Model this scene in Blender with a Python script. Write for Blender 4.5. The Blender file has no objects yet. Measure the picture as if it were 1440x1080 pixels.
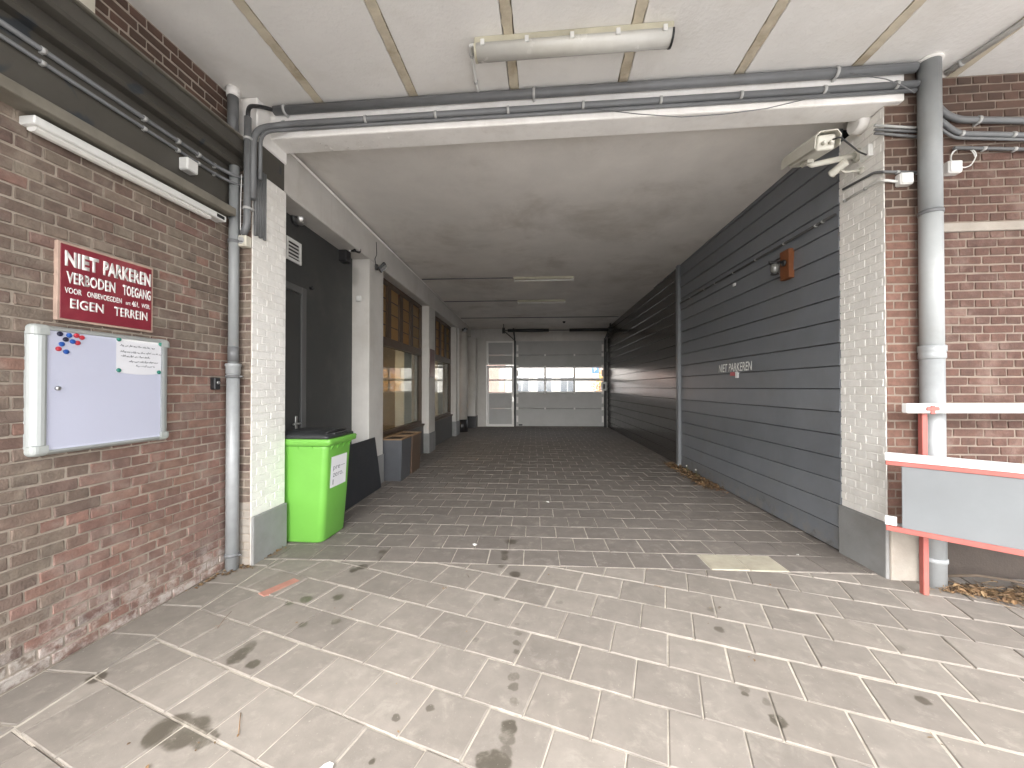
import bpy, bmesh, math, random
from mathutils import Vector, Matrix

random.seed(7)
R = math.radians
PI = math.pi
scene = bpy.context.scene
col = scene.collection

# ------------------------------------------------------------------ camera
FOC, HOR, EYE = 541.0, 545.0, 1.47            # focal length and horizon in pixels of the 1440x1080 photo, eye height in m
YAW = math.atan(48 / FOC)                      # the camera looks a little to the left of the passage
cam_data = bpy.data.cameras.new('camera')
cam_data.sensor_width = 36.0
cam_data.lens = FOC / 1440 * 36.0
cam_data.clip_start = 0.05
cam_data.clip_end = 2000
cam = bpy.data.objects.new('camera', cam_data)
col.objects.link(cam)
cam.location = (0, 0, EYE)
cam.rotation_euler = (PI / 2 + math.atan((HOR - 540) / FOC), 0, YAW)
scene.camera = cam

# ------------------------------------------------------------------ sky and sun (overcast)
SUN_EL, SUN_AZ = R(42), R(184)
world = bpy.data.worlds.new('World')
scene.world = world
world.use_nodes = True
wn, wl = world.node_tree.nodes, world.node_tree.links
wn.clear()
wo = wn.new('ShaderNodeOutputWorld')
wb = wn.new('ShaderNodeBackground')
ws = wn.new('ShaderNodeTexSky')
ws.sky_type = 'NISHITA'
ws.sun_disc = False
ws.sun_elevation = SUN_EL
ws.sun_rotation = SUN_AZ
ws.air_density = 1.0
ws.dust_density = 3.0
ws.ozone_density = 1.0
whs = wn.new('ShaderNodeHueSaturation')        # a closed cloud cover: the sky's blue is mostly gone
whs.inputs['Saturation'].default_value = 0.22
wl.new(ws.outputs[0], whs.inputs['Color'])
wl.new(whs.outputs[0], wb.inputs['Color'])
wb.inputs['Strength'].default_value = 0.15
wl.new(wb.outputs[0], wo.inputs['Surface'])

sun_data = bpy.data.lights.new('sun', 'SUN')
sun_data.energy = 0.5
sun_data.angle = R(80)
sun_data.color = (1.0, 0.985, 0.96)
sun = bpy.data.objects.new('sun', sun_data)
col.objects.link(sun)
sun.location = (0, -8, 12)
# the sky's sun_rotation turns clockwise from +Y seen from above
sdir = Vector((math.sin(SUN_AZ) * math.cos(SUN_EL), math.cos(SUN_AZ) * math.cos(SUN_EL), math.sin(SUN_EL)))
sun.rotation_euler = sdir.to_track_quat('Z', 'Y').to_euler()

vs = scene.view_settings
vs.view_transform = 'Standard'
vs.look = 'None'
vs.gamma = 1.0
vs.exposure = 2.9
scene.cycles.use_denoising = True
scene.cycles.max_bounces = 10
scene.cycles.diffuse_bounces = 6
scene.cycles.glossy_bounces = 4
scene.cycles.transmission_bounces = 6
scene.cycles.transparent_max_bounces = 12
scene.cycles.sample_clamp_indirect = 6.0
scene.cycles.caustics_reflective = False
scene.cycles.caustics_refractive = False

# ------------------------------------------------------------------ frames: W = forecourt, T = passage (turned 1.9 degrees)
TB = R(1.9)
FR = {'W': (Matrix.Identity(4), 0.0),
      'T': (Matrix.Translation((0, 3.4, 0)) @ Matrix.Rotation(TB, 4, 'Z') @ Matrix.Translation((0, -3.4, 0)), TB)}


class Pix:
    """a photo pixel as a direction; the plane it meets gives the distance"""
    def __init__(s, fr):
        s.inv = FR[fr][0].inverted()

    def ray(s, px, py):
        u, v = (px - 720) / FOC, -(py - HOR) / FOC
        d = Vector((-math.sin(YAW) + u * math.cos(YAW), math.cos(YAW) + u * math.sin(YAW), v))
        return s.inv @ Vector((0, 0, EYE)), s.inv.to_3x3() @ d

    def at(s, px, py, ax, val):
        o, d = s.ray(px, py)
        return o + d * ((val - o[ax]) / d[ax])

    def x(s, px, py, v): return s.at(px, py, 0, v)
    def y(s, px, py, v): return s.at(px, py, 1, v)
    def z(s, px, py, v=0.0): return s.at(px, py, 2, v)


W, T = Pix('W'), Pix('T')


def project(p, fr='W'):
    p = FR[fr][0] @ Vector(p) - Vector((0, 0, EYE))
    f = -math.sin(YAW) * p.x + math.cos(YAW) * p.y
    r = math.cos(YAW) * p.x + math.sin(YAW) * p.y
    if f < 0.1:
        return None
    return 720 + FOC * r / f, HOR - FOC * p.z / f, f


# ------------------------------------------------------------------ materials
MATS = {}


def nd(nt, kind, **kw):
    n = nt.nodes.new(kind)
    for k, v in kw.items():
        if k.startswith('i_'):
            n.inputs[int(k[2:]) if k[2:].isdigit() else k[2:].replace('_', ' ')].default_value = v
        else:
            setattr(n, k, v)
    return n


def math_(nt, op, a, b=None, clamp=False):
    n = nt.nodes.new('ShaderNodeMath')
    n.operation = op
    n.use_clamp = clamp
    for i, v in enumerate((a, b)):
        if v is None:
            continue
        if isinstance(v, (int, float)):
            n.inputs[i].default_value = v
        else:
            nt.links.new(v, n.inputs[i])
    return n.outputs[0]


def mixc(nt, fac, a, b, mode='MIX'):
    n = nt.nodes.new('ShaderNodeMix')
    n.data_type = 'RGBA'
    n.blend_type = mode
    for i, v in ((0, fac), (6, a), (7, b)):
        if isinstance(v, (int, float)):
            n.inputs[i].default_value = v
        elif isinstance(v, tuple):
            n.inputs[i].default_value = (*v[:3], 1)
        else:
            nt.links.new(v, n.inputs[i])
    return n.outputs[2]


def noise(nt, vec, scale, detail=4, rough=0.55, dist=0.0):
    n = nd(nt, 'ShaderNodeTexNoise')
    n.inputs['Scale'].default_value = scale
    n.inputs['Detail'].default_value = detail
    n.inputs['Roughness'].default_value = rough
    n.inputs['Distortion'].default_value = dist
    nt.links.new(vec, n.inputs['Vector'])
    return n.outputs['Fac']


def ramp01(nt, val, lo, hi, smooth=True):
    n = nd(nt, 'ShaderNodeMapRange')
    n.interpolation_type = 'SMOOTHSTEP' if smooth else 'LINEAR'
    n.inputs['From Min'].default_value = lo
    n.inputs['From Max'].default_value = hi
    nt.links.new(val, n.inputs['Value'])
    return n.outputs['Result']


def scalev(nt, vec, s):
    n = nd(nt, 'ShaderNodeVectorMath', operation='MULTIPLY')
    nt.links.new(vec, n.inputs[0])
    n.inputs[1].default_value = s
    return n.outputs[0]


def pm(name, c, rough=0.6, var=0.12, scale=5.0, bump=0.15, bscale=90.0, bdist=0.003, metal=0.0, spec=0.5,
       rand=0.0, palette=None, dirt=0.0, dirt_c=(0.09, 0.075, 0.055), dirt_scale=2.2, streak=0.0, rvar=0.1, foot=None,
       feet_c=(0.62, 0.58, 0.53), coat=0.0, extra=None):
    """general surface: colour with mottling, per-piece variation, dirt patches and fine relief"""
    if name in MATS:
        return MATS[name]
    m = bpy.data.materials.new(name)
    m.use_nodes = True
    nt = m.node_tree
    b = nt.nodes['Principled BSDF']
    geo = nd(nt, 'ShaderNodeNewGeometry')
    pos = geo.outputs['Position']
    cur = None
    if palette or rand:
        oi = nd(nt, 'ShaderNodeObjectInfo')
        rnd = math_(nt, 'FRACT', math_(nt, 'ADD', oi.outputs['Random'], geo.outputs['Random Per Island']))
    if palette:
        cr = nd(nt, 'ShaderNodeValToRGB')
        cr.color_ramp.interpolation = 'LINEAR'
        el = cr.color_ramp.elements
        while len(el) < len(palette):
            el.new(0.5)
        for i, pc in enumerate(palette):
            el[i].position = i / (len(palette) - 1)
            el[i].color = (*pc, 1)
        nt.links.new(rnd, cr.inputs[0])
        cur = cr.outputs[0]
    else:
        rgb = nd(nt, 'ShaderNodeRGB')
        rgb.outputs[0].default_value = (*c, 1)
        cur = rgb.outputs[0]
    if rand:
        f = math_(nt, 'ADD', math_(nt, 'MULTIPLY', math_(nt, 'FRACT', math_(nt, 'MULTIPLY', rnd, 17.31)), 2 * rand), 1 - rand)
        n = nd(nt, 'ShaderNodeVectorMath', operation='SCALE')
        nt.links.new(cur, n.inputs[0])
        nt.links.new(f, n.inputs['Scale'])
        cur = n.outputs[0]
    n1 = noise(nt, pos, scale, 6, 0.62)
    if var:
        f = math_(nt, 'ADD', math_(nt, 'MULTIPLY', ramp01(nt, n1, 0.25, 0.75, False), 2 * var), 1 - var)
        n = nd(nt, 'ShaderNodeVectorMath', operation='SCALE')
        nt.links.new(cur, n.inputs[0])
        nt.links.new(f, n.inputs['Scale'])
        cur = n.outputs[0]
    if dirt:
        nz = noise(nt, pos, dirt_scale, 7, 0.65, 0.3)
        d = math_(nt, 'MULTIPLY', ramp01(nt, nz, 0.46, 0.72), dirt)
        cur = mixc(nt, d, cur, dirt_c)
    if streak:
        nz = noise(nt, scalev(nt, pos, (14, 14, 0.8)), 1.0, 4, 0.6)
        d = math_(nt, 'MULTIPLY', ramp01(nt, nz, 0.5, 0.75), streak)
        cur = mixc(nt, d, cur, dirt_c)
    if foot:                                   # salts and damp in the lowest courses
        sx = nd(nt, 'ShaderNodeSeparateXYZ')
        nt.links.new(pos, sx.inputs[0])
        hgt = math_(nt, 'SUBTRACT', 1.0, ramp01(nt, sx.outputs[2], 0.02, foot))
        nz = noise(nt, pos, 9, 6, 0.7)
        d = math_(nt, 'MULTIPLY', hgt, ramp01(nt, nz, 0.42, 0.62), True)
        cur = mixc(nt, math_(nt, 'MULTIPLY', d, 0.55), cur, feet_c)
        nz2 = noise(nt, pos, 5.5, 5, 0.6, 0.5)
        d2 = math_(nt, 'MULTIPLY', hgt, ramp01(nt, nz2, 0.56, 0.7), True)
        cur = mixc(nt, math_(nt, 'MULTIPLY', d2, 0.6), cur, (0.06, 0.05, 0.045))
    if extra:
        cur = extra(nt, cur, pos, b)
    nt.links.new(cur, b.inputs['Base Color'])
    rr = math_(nt, 'ADD', math_(nt, 'MULTIPLY', n1, 2 * rvar), rough - rvar, True)
    if not b.inputs['Roughness'].is_linked:
        nt.links.new(rr, b.inputs['Roughness'])
    b.inputs['Metallic'].default_value = metal
    b.inputs['Specular IOR Level'].default_value = spec
    b.inputs['Coat Weight'].default_value = coat
    if bump:
        nb = noise(nt, pos, bscale, 5, 0.6)
        bn = nd(nt, 'ShaderNodeBump')
        bn.inputs['Strength'].default_value = bump
        bn.inputs['Distance'].default_value = bdist
        nt.links.new(nb, bn.inputs['Height'])
        nt.links.new(bn.outputs[0], b.inputs['Normal'])
    MATS[name] = m
    return m


def emit(name, c, s):
    m = bpy.data.materials.new(name)
    m.use_nodes = True
    b = m.node_tree.nodes['Principled BSDF']
    b.inputs['Base Color'].default_value = (*c, 1)
    b.inputs['Emission Color'].default_value = (*c, 1)
    b.inputs['Emission Strength'].default_value = s
    return m


def glass(name, tint=(0.9, 0.92, 0.9), rough=0.02, ior=1.5):
    """a thin pane: clear straight through, mirror-like at glancing angles"""
    m = bpy.data.materials.new(name)
    m.use_nodes = True
    nt = m.node_tree
    nt.nodes.remove(nt.nodes['Principled BSDF'])
    out = nt.nodes['Material Output']
    tr = nd(nt, 'ShaderNodeBsdfTransparent')
    tr.inputs[0].default_value = (*tint, 1)
    gl = nd(nt, 'ShaderNodeBsdfGlossy')
    gl.inputs['Roughness'].default_value = rough
    fr = nd(nt, 'ShaderNodeFresnel')
    geo = nd(nt, 'ShaderNodeNewGeometry')
    sgn = math_(nt, 'SUBTRACT', 1.0, math_(nt, 'MULTIPLY', geo.outputs['Backfacing'], 2.0))
    nt.links.new(math_(nt, 'POWER', ior, sgn), fr.inputs[0])       # same reflection from both faces of the pane
    mx = nd(nt, 'ShaderNodeMixShader')
    nt.links.new(fr.outputs[0], mx.inputs[0])
    nt.links.new(tr.outputs[0], mx.inputs[1])
    nt.links.new(gl.outputs[0], mx.inputs[2])
    nt.links.new(mx.outputs[0], out.inputs['Surface'])
    return m


def amber(name, c):
    m = bpy.data.materials.new(name)
    m.use_nodes = True
    nt = m.node_tree
    b = nt.nodes['Principled BSDF']
    b.inputs['Base Color'].default_value = (*c, 1)
    b.inputs['Roughness'].default_value = 0.25
    tl = nd(nt, 'ShaderNodeBsdfTranslucent')
    tl.inputs[0].default_value = (*c, 1)
    mx = nd(nt, 'ShaderNodeMixShader')
    mx.inputs[0].default_value = 0.6
    nt.links.new(b.outputs[0], mx.inputs[1])
    nt.links.new(tl.outputs[0], mx.inputs[2])
    nt.links.new(mx.outputs[0], nt.nodes['Material Output'].inputs['Surface'])
    return m


# ------------------------------------------------------------------ shapes
def BM(): return bmesh.new()


def join(bm, src):
    me = bpy.data.meshes.new('tmp')
    src.to_mesh(me)
    src.free()
    bm.from_mesh(me)
    bpy.data.meshes.remove(me)


def box(bm, x0, x1, y0, y1, z0, z1, bev=0.0, seg=1, mtx=None):
    t = bmesh.new()
    bmesh.ops.create_cube(t, size=1.0)
    for v in t.verts:
        v.co = Vector(((x0 + x1) / 2 + v.co.x * (x1 - x0), (y0 + y1) / 2 + v.co.y * (y1 - y0), (z0 + z1) / 2 + v.co.z * (z1 - z0)))
    if bev:
        bmesh.ops.bevel(t, geom=list(t.edges), offset=bev, segments=seg, affect='EDGES', profile=0.5)
    if mtx:
        bmesh.ops.transform(t, matrix=mtx, verts=t.verts)
    join(bm, t)
    return bm


def obox(bm, c, ax, ay, az, sx, sy, sz, bev=0.0, seg=1):
    """oriented box: centre, three axes, three full sizes"""
    m = Matrix((Vector(ax).normalized(), Vector(ay).normalized(), Vector(az).normalized())).transposed().to_4x4()
    m.translation = Vector(c)
    return box(bm, -sx / 2, sx / 2, -sy / 2, sy / 2, -sz / 2, sz / 2, bev, seg, m)


def tube(bm, pts, r, n=12, cap=True, r2=None):
    pts = [Vector(p) for p in pts]
    rings = []
    prev = None
    for i, p in enumerate(pts):
        d = (pts[min(i + 1, len(pts) - 1)] - pts[max(i - 1, 0)]).normalized()
        if prev is None:
            up = Vector((0, 0, 1)) if abs(d.z) < 0.9 else Vector((1, 0, 0))
            s = d.cross(up).normalized()
        else:
            s = (prev - d * prev.dot(d)).normalized()
        prev = s
        t = d.cross(s)
        rr = r if r2 is None else r + (r2 - r) * i / (len(pts) - 1)
        rings.append([bm.verts.new(p + (s * math.cos(2 * PI * k / n) + t * math.sin(2 * PI * k / n)) * rr) for k in range(n)])
    for a, c in zip(rings, rings[1:]):
        for k in range(n):
            f = bm.faces.new((a[k], a[(k + 1) % n], c[(k + 1) % n], c[k]))
            f.smooth = True
    if cap:
        bm.faces.new(rings[0][::-1])
        bm.faces.new(rings[-1])
    return bm


def bend(pts, r=0.05, n=5):
    """round the corners of a polyline"""
    pts = [Vector(p) for p in pts]
    out = [pts[0]]
    for a, b_, c in zip(pts, pts[1:], pts[2:]):
        d1, d2 = (a - b_), (c - b_)
        k = min(r, d1.length * 0.45, d2.length * 0.45)
        p, q = b_ + d1.normalized() * k, b_ + d2.normalized() * k
        for i in range(n + 1):
            t = i / n
            out.append(p * (1 - t) ** 2 + b_ * 2 * t * (1 - t) + q * t * t)
    out.append(pts[-1])
    return out


def lathe(bm, prof, c, axis=(0, 0, 1), n=20):
    """prof: list of (radius, height) along axis from point c"""
    ax = Vector(axis).normalized()
    up = Vector((0, 0, 1)) if abs(ax.z) < 0.9 else Vector((1, 0, 0))
    s = ax.cross(up).normalized()
    t = ax.cross(s)
    c = Vector(c)
    rings = [[bm.verts.new(c + ax * h + (s * math.cos(2 * PI * k / n) + t * math.sin(2 * PI * k / n)) * max(r, 1e-4)) for k in range(n)] for r, h in prof]
    for a, d in zip(rings, rings[1:]):
        for k in range(n):
            f = bm.faces.new((a[k], a[(k + 1) % n], d[(k + 1) % n], d[k]))
            f.smooth = True
    bm.faces.new(rings[0][::-1])
    bm.faces.new(rings[-1])
    return bm


def prism(bm, poly, ax, lo, hi):
    """extrude a 2-d polygon along axis ax (0 x, 1 y, 2 z); poly lists the other two coordinates in order"""
    def mk(p, v):
        q = list(p)
        q.insert(ax, v)
        return bm.verts.new(q)
    a = [mk(p, lo) for p in poly]
    b_ = [mk(p, hi) for p in poly]
    n = len(poly)
    bm.faces.new(a[::-1])
    bm.faces.new(b_)
    for i in range(n):
        bm.faces.new((a[i], a[(i + 1) % n], b_[(i + 1) % n], b_[i]))
    bmesh.ops.recalc_face_normals(bm, faces=bm.faces)
    return bm


# ------------------------------------------------------------------ things and parts
BASE = {}


def finish(bm, name, m, base):
    bmesh.ops.translate(bm, vec=-Vector(base), verts=bm.verts)
    bmesh.ops.recalc_face_normals(bm, faces=bm.faces)
    me = bpy.data.meshes.new(name)
    bm.to_mesh(me)
    bm.free()
    if m:
        me.materials.append(m)
    return me


def put(o, base, fr):
    mt, rz = FR[fr]
    o.location = mt @ Vector(base)
    o.rotation_euler = (0, 0, rz)


def tag(o, label=None, cat=None, group=None, kind=None):
    for k, v in (('label', label), ('category', cat), ('group', group), ('kind', kind)):
        if v:
            o[k] = v
    return o


def thing(name, label, cat, base, fr='W', group=None):
    o = bpy.data.objects.new(name, None)
    o.empty_display_size = 0.1
    col.objects.link(o)
    put(o, base, fr)
    BASE[o] = Vector(base)
    return tag(o, label, cat, group)


def part(name, bm, m, parent, label=None):
    base = BASE[parent]
    o = bpy.data.objects.new(name, finish(bm, name, m, base))
    col.objects.link(o)
    o.parent = parent
    BASE[o] = base
    if label:
        o['label'] = label
    return o


def one(name, bm, m, label=None, cat=None, base=(0, 0, 0), fr='W', group=None, kind=None):
    o = bpy.data.objects.new(name, finish(bm, name, m, base))
    col.objects.link(o)
    put(o, base, fr)
    BASE[o] = Vector(base)
    return tag(o, label, cat, group, kind)


def textmesh(body, w, h, bold=0.0, thick=0.0012, spacing=1.0):
    """lettering fitted into a w x h rectangle in the xy plane, returned as bmesh"""
    cu = bpy.data.curves.new('lettering', 'FONT')
    cu.body = body
    cu.size = 1.0
    cu.offset = bold
    cu.space_character = spacing
    cu.resolution_u = 3
    o = bpy.data.objects.new('lettering', cu)
    col.objects.link(o)
    bpy.context.view_layer.update()
    me = bpy.data.meshes.new_from_object(o.evaluated_get(bpy.context.evaluated_depsgraph_get()))
    bpy.data.objects.remove(o)
    bpy.data.curves.remove(cu)
    bm = bmesh.new()
    bm.from_mesh(me)
    bpy.data.meshes.remove(me)
    xs = [v.co.x for v in bm.verts]
    ys = [v.co.y for v in bm.verts]
    sx, sy = w / (max(xs) - min(xs)), h / (max(ys) - min(ys))
    for v in bm.verts:
        v.co = Vector(((v.co.x - min(xs)) * sx, (v.co.y - min(ys)) * sy, 0))
    r = bmesh.ops.extrude_face_region(bm, geom=list(bm.faces))
    for g in r['geom']:
        if isinstance(g, bmesh.types.BMVert):
            g.co.z += thick
    return bm


def on_plane(bm, origin, u, n):
    """xy plane -> wall plane with reading direction u and outward normal n"""
    u, n = Vector(u).normalized(), Vector(n).normalized()
    m = Matrix((u, n.cross(u), n)).transposed().to_4x4()
    m.translation = Vector(origin)
    bmesh.ops.transform(bm, matrix=m, verts=bm.verts)
    return bm

# ------------------------------------------------------------------ palette
def px_stains():
    s = []
    for px, py, rr in [(240, 1022, 22), (268, 1026, 22), (292, 1034, 14), (222, 1030, 12), (345, 914, 10), (334, 924, 10), (354, 905, 7), (359, 931, 9),
                       (722, 948, 9), (722, 962, 8), (716, 1018, 13), (713, 1034, 12), (712, 1052, 11), (700, 1066, 20), (680, 1064, 14), (723, 984, 8),
                       (727, 915, 6), (727, 902, 6), (728, 889, 5), (728, 876, 4), (669, 898, 5), (605, 992, 7), (557, 1005, 7), (526, 1065, 6), (474, 872, 7),
                       (427, 877, 6), (476, 838, 8), (432, 841, 8), (510, 796, 8), (498, 801, 6), (724, 806, 9), (705, 796, 5), (710, 781, 5), (786, 845, 5),
                       (698, 841, 5), (1000, 856, 6), (1010, 883, 6), (1044, 966, 6), (1046, 973, 5), (1091, 1010, 10), (1077, 984, 6), (1293, 981, 7),
                       (719, 761, 9), (710, 776, 6), (710, 784, 6), (1366, 973, 5), (905, 672, 6), (893, 676, 6), (880, 682, 5), (925, 670, 6), (912, 664, 6), (945, 668, 5), (540, 775, 7), (535, 783, 5), (408, 846, 6), (1262, 908, 5), (34, 905, 8), (140, 950, 9)]:
        p = W.z(px, py)
        s.append((p.x, p.y, rr * 0.9 * p.length / FOC if False else rr * math.hypot(p.x, p.y) / FOC * 0.95))
    return s


STAINS = px_stains()


def slab_extra(nt, cur, pos, b):
    # drops and spills of oil, each at its own spot on the paving
    w = nd(nt, 'ShaderNodeTexNoise')
    w.inputs['Scale'].default_value = 24
    w.inputs['Detail'].default_value = 6
    nt.links.new(pos, w.inputs['Vector'])
    sub = nd(nt, 'ShaderNodeVectorMath', operation='SUBTRACT')
    nt.links.new(w.outputs['Color'], sub.inputs[0])
    sub.inputs[1].default_value = (0.5, 0.5, 0.5)
    sc = nd(nt, 'ShaderNodeVectorMath', operation='SCALE')
    nt.links.new(sub.outputs[0], sc.inputs[0])
    sc.inputs['Scale'].default_value = 0.04
    ad = nd(nt, 'ShaderNodeVectorMath', operation='ADD')
    nt.links.new(pos, ad.inputs[0])
    nt.links.new(sc.outputs[0], ad.inputs[1])
    fl = scalev(nt, ad.outputs[0], (1, 1, 0))
    acc = None
    for (x, y, r) in STAINS:
        d = nd(nt, 'ShaderNodeVectorMath', operation='DISTANCE')
        nt.links.new(fl, d.inputs[0])
        d.inputs[1].default_value = (x, y, 0)
        k = math_(nt, 'MULTIPLY', ramp01(nt, d.outputs['Value'], r * 1.12, r * 0.78), 1.0 if r > 0.035 else 0.45 + 0.5 * ((x * 37.7 + y * 91.3) % 1.0))
        acc = k if acc is None else math_(nt, 'MAXIMUM', acc, k)
    cur2 = mixc(nt, math_(nt, 'MULTIPLY', acc, 0.76), cur, (0.05, 0.043, 0.03))
    # pale lichen-like bloom and darker tyre grime
    bl = ramp01(nt, noise(nt, pos, 7.5, 8, 0.72, 0.4), 0.5, 0.72)
    cur2 = mixc(nt, math_(nt, 'MULTIPLY', bl, 0.38), cur2, (0.36, 0.33, 0.285))
    sp = ramp01(nt, noise(nt, pos, 70, 2, 0.5), 0.70, 0.74)
    cur2 = mixc(nt, math_(nt, 'MULTIPLY', sp, 0.25), cur2, (0.5, 0.47, 0.42))
    gr = ramp01(nt, noise(nt, pos, 1.3, 5, 0.6, 0.6), 0.48, 0.72)
    cur2 = mixc(nt, math_(nt, 'MULTIPLY', gr, 0.22), cur2, (0.10, 0.088, 0.074))
    rg = math_(nt, 'SUBTRACT', 0.82, math_(nt, 'MULTIPLY', acc, 0.4))
    nt.links.new(rg, b.inputs['Roughness'])
    return cur2


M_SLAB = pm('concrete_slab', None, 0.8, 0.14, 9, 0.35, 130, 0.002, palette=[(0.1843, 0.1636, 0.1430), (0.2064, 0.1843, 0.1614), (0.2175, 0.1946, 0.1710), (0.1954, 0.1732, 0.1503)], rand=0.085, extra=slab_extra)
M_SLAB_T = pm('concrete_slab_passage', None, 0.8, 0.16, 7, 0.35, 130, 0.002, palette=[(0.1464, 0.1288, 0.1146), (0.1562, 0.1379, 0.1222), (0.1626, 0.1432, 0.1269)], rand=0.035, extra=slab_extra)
M_CREAM = pm('cream_slab', (0.3750, 0.3450, 0.2700), 0.8, 0.12, 9, 0.3, 130, 0.002, dirt=0.3)
M_RED_PAVER = pm('red_paver', (0.36, 0.17, 0.13), 0.85, 0.2, 14, 0.3, 130, 0.002, dirt=0.3, dirt_c=(0.3, 0.27, 0.23))
M_SAND = pm('joint_sand', (0.4126, 0.3767, 0.3229), 0.95, 0.3, 14, 0.6, 160, 0.003, dirt=0.5, dirt_scale=1.6, dirt_c=(0.15, 0.13, 0.11))
M_ASPHALT = pm('street_paving', (0.36, 0.353, 0.345), 0.9, 0.2, 3, 0.4, 90, 0.006)
M_BRICK_L = pm('brick_brown', None, 0.88, 0.30, 19, 0.8, 95, 0.006, palette=[(0.1462, 0.1042, 0.0831), (0.1712, 0.1312, 0.1039), (0.1320, 0.0864, 0.0720), (0.1819, 0.1466, 0.1151), (0.1534, 0.0965, 0.0772)], rand=0.13, dirt=0.5, dirt_scale=5, dirt_c=(0.30, 0.26, 0.21), foot=0.42)
M_BRICK_LR = pm('brick_red', None, 0.88, 0.30, 19, 0.8, 95, 0.006, palette=[(0.1774, 0.1011, 0.0815), (0.2076, 0.1144, 0.0895), (0.1887, 0.1202, 0.0999), (0.2227, 0.1285, 0.0975), (0.1585, 0.0953, 0.0799)], rand=0.13, dirt=0.45, dirt_scale=5, dirt_c=(0.33, 0.27, 0.23), foot=0.42)
M_BRICK_R = pm('brick_clay_red', None, 0.88, 0.30, 19, 0.8, 95, 0.006, palette=[(0.0860, 0.0434, 0.0333), (0.0956, 0.0474, 0.0352), (0.1013, 0.0530, 0.0398), (0.0899, 0.0482, 0.0367)], rand=0.10, dirt=0.35, dirt_scale=4, dirt_c=(0.33, 0.24, 0.2))
M_BRICK_P = pm('brick_pillar', None, 0.88, 0.30, 19, 0.8, 95, 0.006, palette=[(0.1350, 0.0708, 0.0528), (0.1530, 0.0792, 0.0576), (0.1680, 0.0912, 0.0690)], rand=0.12, dirt=0.35, dirt_scale=4, dirt_c=(0.13, 0.08, 0.055))
M_BRICK_D = pm('brick_dark_brown', None, 0.85, 0.25, 12, 0.5, 110, 0.004, palette=[(0.0700, 0.0434, 0.0322), (0.0875, 0.0504, 0.0364), (0.1050, 0.0595, 0.0434)], rand=0.12, dirt=0.4, dirt_scale=4, dirt_c=(0.07, 0.05, 0.04))  # darker brown brick tone, for wall tops and the foot of the right wall
M_MORTAR_L = pm('mortar_left', (0.3313, 0.2826, 0.2339), 0.95, 0.25, 12, 0.7, 120, 0.004, dirt=0.4, dirt_c=(0.2, 0.16, 0.12))
M_MORTAR_R = pm('mortar_right', (0.2277, 0.1828, 0.1483), 0.95, 0.2, 12, 0.7, 120, 0.004, dirt=0.3, dirt_c=(0.2, 0.14, 0.1))
M_WHITE_BRICK = pm('whitewashed_brick', (0.8320, 0.8112, 0.7748), 0.7, 0.07, 12, 0.6, 70, 0.006, rand=0.03, dirt=0.22, dirt_scale=3, dirt_c=(0.42, 0.38, 0.32), streak=0.12)
M_WHITE_JOINT = pm('whitewashed_joint', (0.78, 0.76, 0.725), 0.8, 0.08, 12, 0.6, 90, 0.005, dirt=0.25, dirt_c=(0.4, 0.36, 0.3))
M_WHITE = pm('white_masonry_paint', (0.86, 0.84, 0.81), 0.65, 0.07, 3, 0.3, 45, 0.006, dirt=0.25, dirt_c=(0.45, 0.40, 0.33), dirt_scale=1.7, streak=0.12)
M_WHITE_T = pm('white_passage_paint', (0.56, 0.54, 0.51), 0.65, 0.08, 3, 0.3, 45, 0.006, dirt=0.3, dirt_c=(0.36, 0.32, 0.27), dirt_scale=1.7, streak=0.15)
M_CEIL = pm('ceiling_paint', (0.76, 0.745, 0.72), 0.75, 0.06, 2, 0.45, 28, 0.01, dirt=0.22, dirt_c=(0.46, 0.42, 0.35), dirt_scale=1.2)
M_CEIL_T = pm('ceiling_paint_passage', (0.75, 0.72, 0.68), 0.7, 0.10, 1.5, 0.35, 25, 0.008, dirt=0.5, dirt_c=(0.40, 0.36, 0.30), dirt_scale=0.9)
M_JOINT = pm('ceiling_joint_filler', (0.56, 0.50, 0.39), 0.8, 0.15, 10, 0.4, 40, 0.006, dirt=0.55, dirt_c=(0.26, 0.19, 0.11), dirt_scale=4)
M_PLINTH = pm('grey_plinth', (0.2400, 0.2400, 0.2360), 0.8, 0.12, 6, 0.4, 80, 0.004, dirt=0.4, dirt_c=(0.16, 0.145, 0.13))
M_CONCRETE = pm('pale_concrete', (0.3187, 0.2869, 0.2486), 0.85, 0.15, 8, 0.5, 80, 0.005, dirt=0.35, dirt_c=(0.25, 0.2, 0.16))


def navy_patches(nt, cur, pos, b):
    k = ramp01(nt, noise(nt, pos, 3.1, 3, 0.5, 0.8), 0.60, 0.64)
    return mixc(nt, math_(nt, 'MULTIPLY', k, 0.85), cur, (0.035, 0.042, 0.05))


M_STEEL = pm('painted_steel_beam', (0.0688, 0.0633, 0.0539), 0.5, 0.14, 4, 0.25, 40, 0.004, dirt=0.35, dirt_c=(0.07, 0.062, 0.05), extra=navy_patches)
M_STEEL_EDGE = pm('painted_steel_edge', (0.1800, 0.1650, 0.1350), 0.55, 0.16, 8, 0.25, 60, 0.003, dirt=0.35)
M_GREYWALL = pm('dark_grey_wall_paint', (0.0414, 0.0423, 0.0414), 0.55, 0.08, 4, 0.25, 60, 0.004, dirt=0.2, dirt_c=(0.13, 0.12, 0.11))
M_GREYDOOR = pm('dark_grey_door_paint', (0.0473, 0.0473, 0.0459), 0.45, 0.06, 4, 0.1, 60)
M_PLANK = pm('grey_cladding', (0.1621, 0.1738, 0.1920), 0.34, 0.12, 3, 0.22, 7, 0.006, rand=0.09, dirt=0.35, dirt_c=(0.15, 0.145, 0.135), dirt_scale=1.5, spec=0.5, streak=0.12, foot=0.30, feet_c=(0.21, 0.195, 0.175))
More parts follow.
